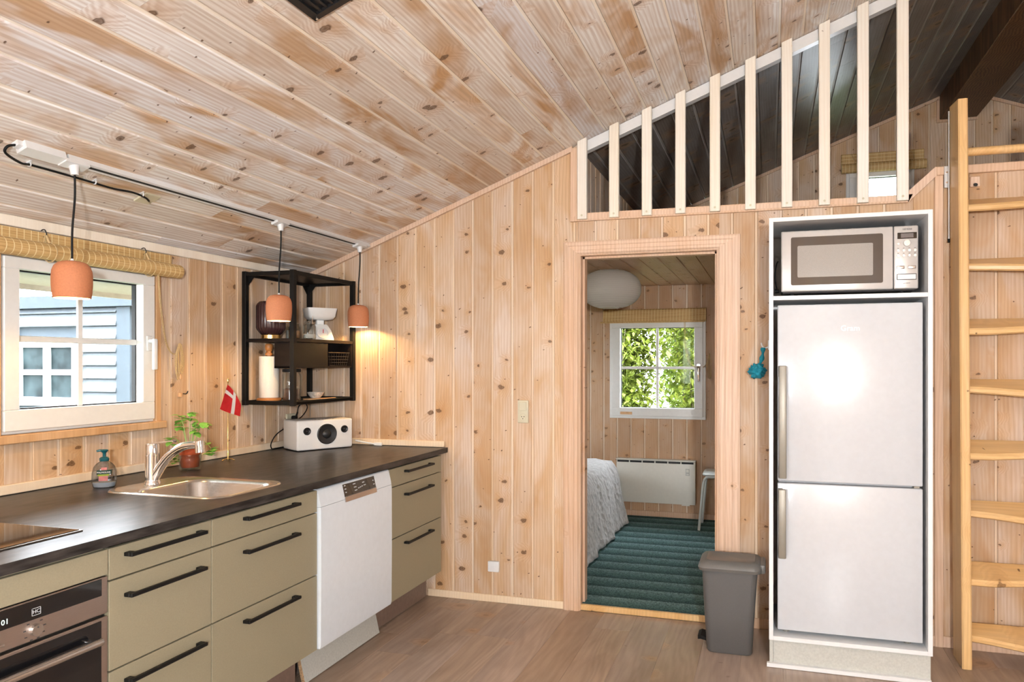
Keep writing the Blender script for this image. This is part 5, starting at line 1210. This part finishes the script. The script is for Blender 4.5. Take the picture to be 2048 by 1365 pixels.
# ------------------------------------------------------------------ bedroom
t = thing('electric_heater', 'cream electric panel heater below the bedroom window', 'heater', (1.867, YG-.04, .17))
bm = B(); bx(bm, 1.515, 2.220, YG-.070, YG-.022, .168, .545, .004, 2); hb = obj('panel', bm, M['heater'], t, smooth=40)
bm = B(); bx(bm, 1.510, 2.224, YG-.074, YG-.014, .545, .558, .003); obj('top_cap', bm, M['heater'], t)
bm = B()
for k in range(6): bx(bm, 1.525+k*.115, 1.630+k*.115, YG-.0715, YG-.0695, .526, .543)
obj('vent_slot', bm, M['darkslot'], hb)
bm = B(); bx(bm, 2.135, 2.170, YG-.072, YG-.069, .425, .485, .001); th_ = obj('thermostat', bm, M['plinth_grey'], hb)
bm = B(); bx(bm, 2.141, 2.164, YG-.0732, YG-.0715, .455, .478); bx(bm, 2.141, 2.164, YG-.0732, YG-.0715, .432, .440); obj('dial', bm, M['heater'], th_)
bm = B(); bx(bm, 1.55, 1.62, YG-.03, YG-.002, .25, .45); bx(bm, 2.1, 2.17, YG-.03, YG-.002, .25, .45); bx(bm, 2.10, 2.17, YG-.055, YG-.03, .156, .168); obj('wall_mount', bm, M['heater'], t)
# bed
t = thing('bed', 'bed under a grey quilted bedspread seen through the doorway', 'bed', (1.15, 1.35, .035))
bm = B(); bx(bm, .66, 1.50, .40, 2.22, .10, .50, .04, 3); obj('mattress', bm, M['paper'], t, smooth=40)
for x in (.72, 1.45):
    for y in (.46, 2.15): obj('leg', cyl(B(), (x, y, .035), (x, y, .11), .025, n=12), M['black'], t)
bm = B(); rq = random.Random(9); ph = [rq.uniform(0, 6) for _ in range(8)]
nU, nV = 90, 40; rows = []
# cross-section over the bed (x,z), swept along y; the far end drapes down too
for i in range(nU+1):
    y = .36 + (2.30-.36)*i/nU; e = max(0, (y-2.02)/.28); row = []
    for j in range(nV+1):
        s = j/nV
        if s < .52: x = .64 + (1.50-.64)*(s/.52); z = .565 - .012*math.cos(s*9)
        else:
            q_ = (s-.52)/.48; a = min(1, q_/.3); x = 1.50 + .075*math.sin(a*PI/2) + .085*q_**1.4; z = .565 - .05*(1-math.cos(a*PI/2)) - .50*max(0, q_-.06)
        z -= e*e*.16 * (1-.3*max(0, (s-.52)/.48)) if s < .9 else 0
        x -= e*e*.05*(1 if s > .52 else 0)
        wv = .012*math.sin(y*11+ph[0]+2.2*s) + .007*math.sin(y*23+ph[1]-3*s) + .004*math.sin(y*47+x*31+ph[2])
        if s > .55: x += wv*(s-.5)*2.2
        z += .005*math.sin(x*37+y*19+ph[3]) + .004*math.sin(y*53-x*29+ph[4])
        row.append(Vector((x, y, max(z, .05))))
    rows.append(row)
loft(bm, rows, False, False, closed=False)
far = [Vector((v.x, 2.315, max(.05, v.z*.10+.03))) for v in rows[-1]]
loft(bm, [rows[-1], [Vector((v.x, 2.312, v.z*.6)) for v in rows[-1]], far], False, False, closed=False)
bmesh.ops.remove_doubles(bm, verts=bm.verts, dist=1e-5); bs = obj('bedspread', bm, M['quilt'], t, smooth=80); md = bs.modifiers.new('thickness', 'SOLIDIFY'); md.thickness = .010; md.offset = -1
# stool
t = thing('metal_stool', 'pale painted metal stool by the bedroom heater, half hidden by the door frame', 'stool', (2.47, 2.12, .035))
bm = B(); loft(bm, [rrect(2.315, 2.62, 1.96, 2.27, .05, .488, 6), rrect(2.31, 2.625, 1.955, 2.275, .05, .50, 6), rrect(2.32, 2.615, 1.965, 2.265, .05, .508, 6)]); obj('seat', bm, M['stool'], t, smooth=40)
for y in (1.97, 2.255):
    bm = B(); tube(bm, spline([(2.285, y, .038), (2.305, y, .25), (2.322, y, .42), (2.345, y, .472), (2.40, y, .480), (2.54, y, .480), (2.595, y, .472), (2.62, y, .42), (2.637, y, .25), (2.655, y, .038)], 5), .011, 10); obj('leg', bm, M['stool'], t, smooth=60)
# paper lantern
lx, ly = 1.690, 1.30
t = thing('paper_lantern', 'flat round white paper lantern under the bedroom ceiling', 'lamp', (lx, ly, 1.83))
bm = B(); pr = []
for k in range(25):
    zz = -.142+.284*k/24; pr.append((.232*(1-abs(zz/.152)**2.3)**.5, zz+.003))
lathe(bm, pr, (lx, ly, 1.972), 64, False, False)
obj('shade', bm, M['lantern'], t, smooth=60)
bm = B(); cyl(bm, (lx, ly, 2.109), (lx, ly, 2.085), .05, n=28); cyl(bm, (lx, ly, 2.085), (lx, ly, 1.99), .012, n=12); obj('ceiling_cap', bm, M['white'], t, smooth=40)
bm = B(); bmesh.ops.create_uvsphere(bm, u_segments=16, v_segments=10, radius=.03, matrix=Matrix.Translation((lx, ly, 1.965))); obj('bulb', bm, M['white'], t, smooth=60)

# ------------------------------------------------------------------ outdoors
bm = B(); bx(bm, -14, 20, -12, 16, -.5, -.35); struct('ground', bm, M['grass'])
# own eave outside the kitchen window
bm = B(); bx(bm, -.62, -.13, Y0, YG, 1.80, 1.815); bx(bm, -.64, -.62, Y0, YG, 1.775, 1.93); tag(obj('roof_eave', bm, M['soffit']), 'pale timber eave seen through the top of the kitchen window', 'eave')
SHY = .50
t = thing('garden_shed', 'blue grey clapboard shed outside the kitchen window', 'shed', (-3.2, SHY+.8, -.35))
k = 0; z = -.3
while z < 1.88:
    z1 = min(z+.106, 1.862)
    for x0, x1 in (((-5.2, -3.24), (-2.49, -2.13)) if (z+.106 > 1.06 and z < 1.62) else ((-5.2, -2.13),)):
        bm = B(); loft(bm, [[Vector((x, y, zz)) for y, zz in ((SHY+.02, z), (SHY-.030, z+.001), (SHY-.032, z+.006), (SHY-.004, z1-.004), (SHY+.02, z1-.004))] for x in (x0, x1)]); obj('clapboard', bm, M['shed'], t)
    z = z1
    if z1 >= 1.86: break
bm = B(); bx(bm, -5.2, -2.0, SHY+.022, SHY+1.6, -.35, 1.865); obj('wall_core', bm, M['shedcorner'], t)
bm = B(); bx(bm, -2.13, -1.995, SHY-.022, SHY+.03, -.35, 1.862); obj('corner_board', bm, M['shedcorner'], t)
bm = B(); bx(bm, -5.2, -1.90, SHY-.06, SHY+1.7, 1.865, 1.962); obj('fascia', bm, M['shedcorner'], t)
bm = B(); x0, x1, z0, z1 = -3.235, -2.495, 1.066, 1.615
rframe(bm, 'y', x0, x1, z0, z1, .09, .09, .07, .07, SHY-.03, SHY+.02); bx(bm, (x0+x1)/2-.028, (x0+x1)/2+.028, SHY-.026, SHY+.018, z0+.07, z1-.07); bx(bm, x0+.09, x1-.09, SHY-.024, SHY+.016, (z0+z1)/2-.022, (z0+z1)/2+.022)
wf = obj('window_frame', bm, M['white'], t)
for i in (0, 1):
    for j in (0, 1):
        bm = B(); xa = (x0+.09) if i == 0 else (x0+x1)/2+.028; xb = (x0+x1)/2-.028 if i == 0 else x1-.09
        za = z0+.07 if j == 0 else (z0+z1)/2+.022; zb_ = (z0+z1)/2-.022 if j == 0 else z1-.07
        bx(bm, xa, xb, SHY-.002, SHY+.004, za, zb_); obj('pane', bm, M['shedglass'], wf)
# hedge shrubs behind the bedroom
def shrub(x, y, h, sp, nl, label, seed):
    r_ = random.Random(seed); t = thing('shrub', label, 'shrub', (x, y, -.35), group='shrubs outside the bedroom window')
    tips = []
    for k in range(12):
        a = r_.uniform(0, 2*PI); d_ = r_.uniform(.1, sp); hh = h*r_.uniform(.7, 1.05)
        pts = spline([(x+d_*.15*math.cos(a), y+d_*.15*math.sin(a), -.35), (x+d_*.5*math.cos(a)+r_.uniform(-.1, .1), y+d_*.5*math.sin(a), hh*.45), (x+d_*math.cos(a), y+d_*math.sin(a), hh)], 5); tips.append(pts)
        bm = B(); n_ = len(pts); tube(bm, pts, [.011*(1-.75*i/n_) for i in range(n_)], 6); obj('branch', bm, M['bark'], t, smooth=60)
    bm = B()
    for k in range(nl):
        p_ = r_.choice(tips); c = r_.choice(p_[2:]) + Vector((r_.gauss(0, .13), r_.gauss(0, .13), r_.gauss(0, .13)))
        d1 = Vector((r_.gauss(0, 1), r_.gauss(0, 1), r_.gauss(0, .8))).normalized(); u_, v_ = frame_axes(d1); s = r_.uniform(.05, .10)
        q_ = [c, c+d1*s*.5+u_*s*.33, c+d1*s*1.2, c+d1*s*.5-u_*s*.33]; q_[2] += v_*s*.2
        vs = [bm.verts.new(p) for p in q_]; bm.faces.new(vs)
    me = bpy.data.meshes.new('foliage'); bm.to_mesh(me); bm.free(); me.transform(BASE[t].inverted()); me.materials.append(M['bushleaf']); o = bpy.data.objects.new('foliage', me); C.objects.link(o); o.parent = t; o['kind'] = 'stuff'
shrub(1.15, 4.3, 2.7, .55, 13000, 'leafy green shrub outside the left half of the bedroom window', 1)
shrub(2.15, 4.7, 2.9, .55, 13000, 'leafy green shrub outside the right half of the bedroom window', 2)
shrub(.45, 6.0, 3.0, .6, 11000, 'leafy shrub standing furthest left behind the nearer ones', 3)
shrub(1.65, 6.2, 3.2, .65, 12000, 'tall leafy shrub in the middle behind the two nearer ones', 4)
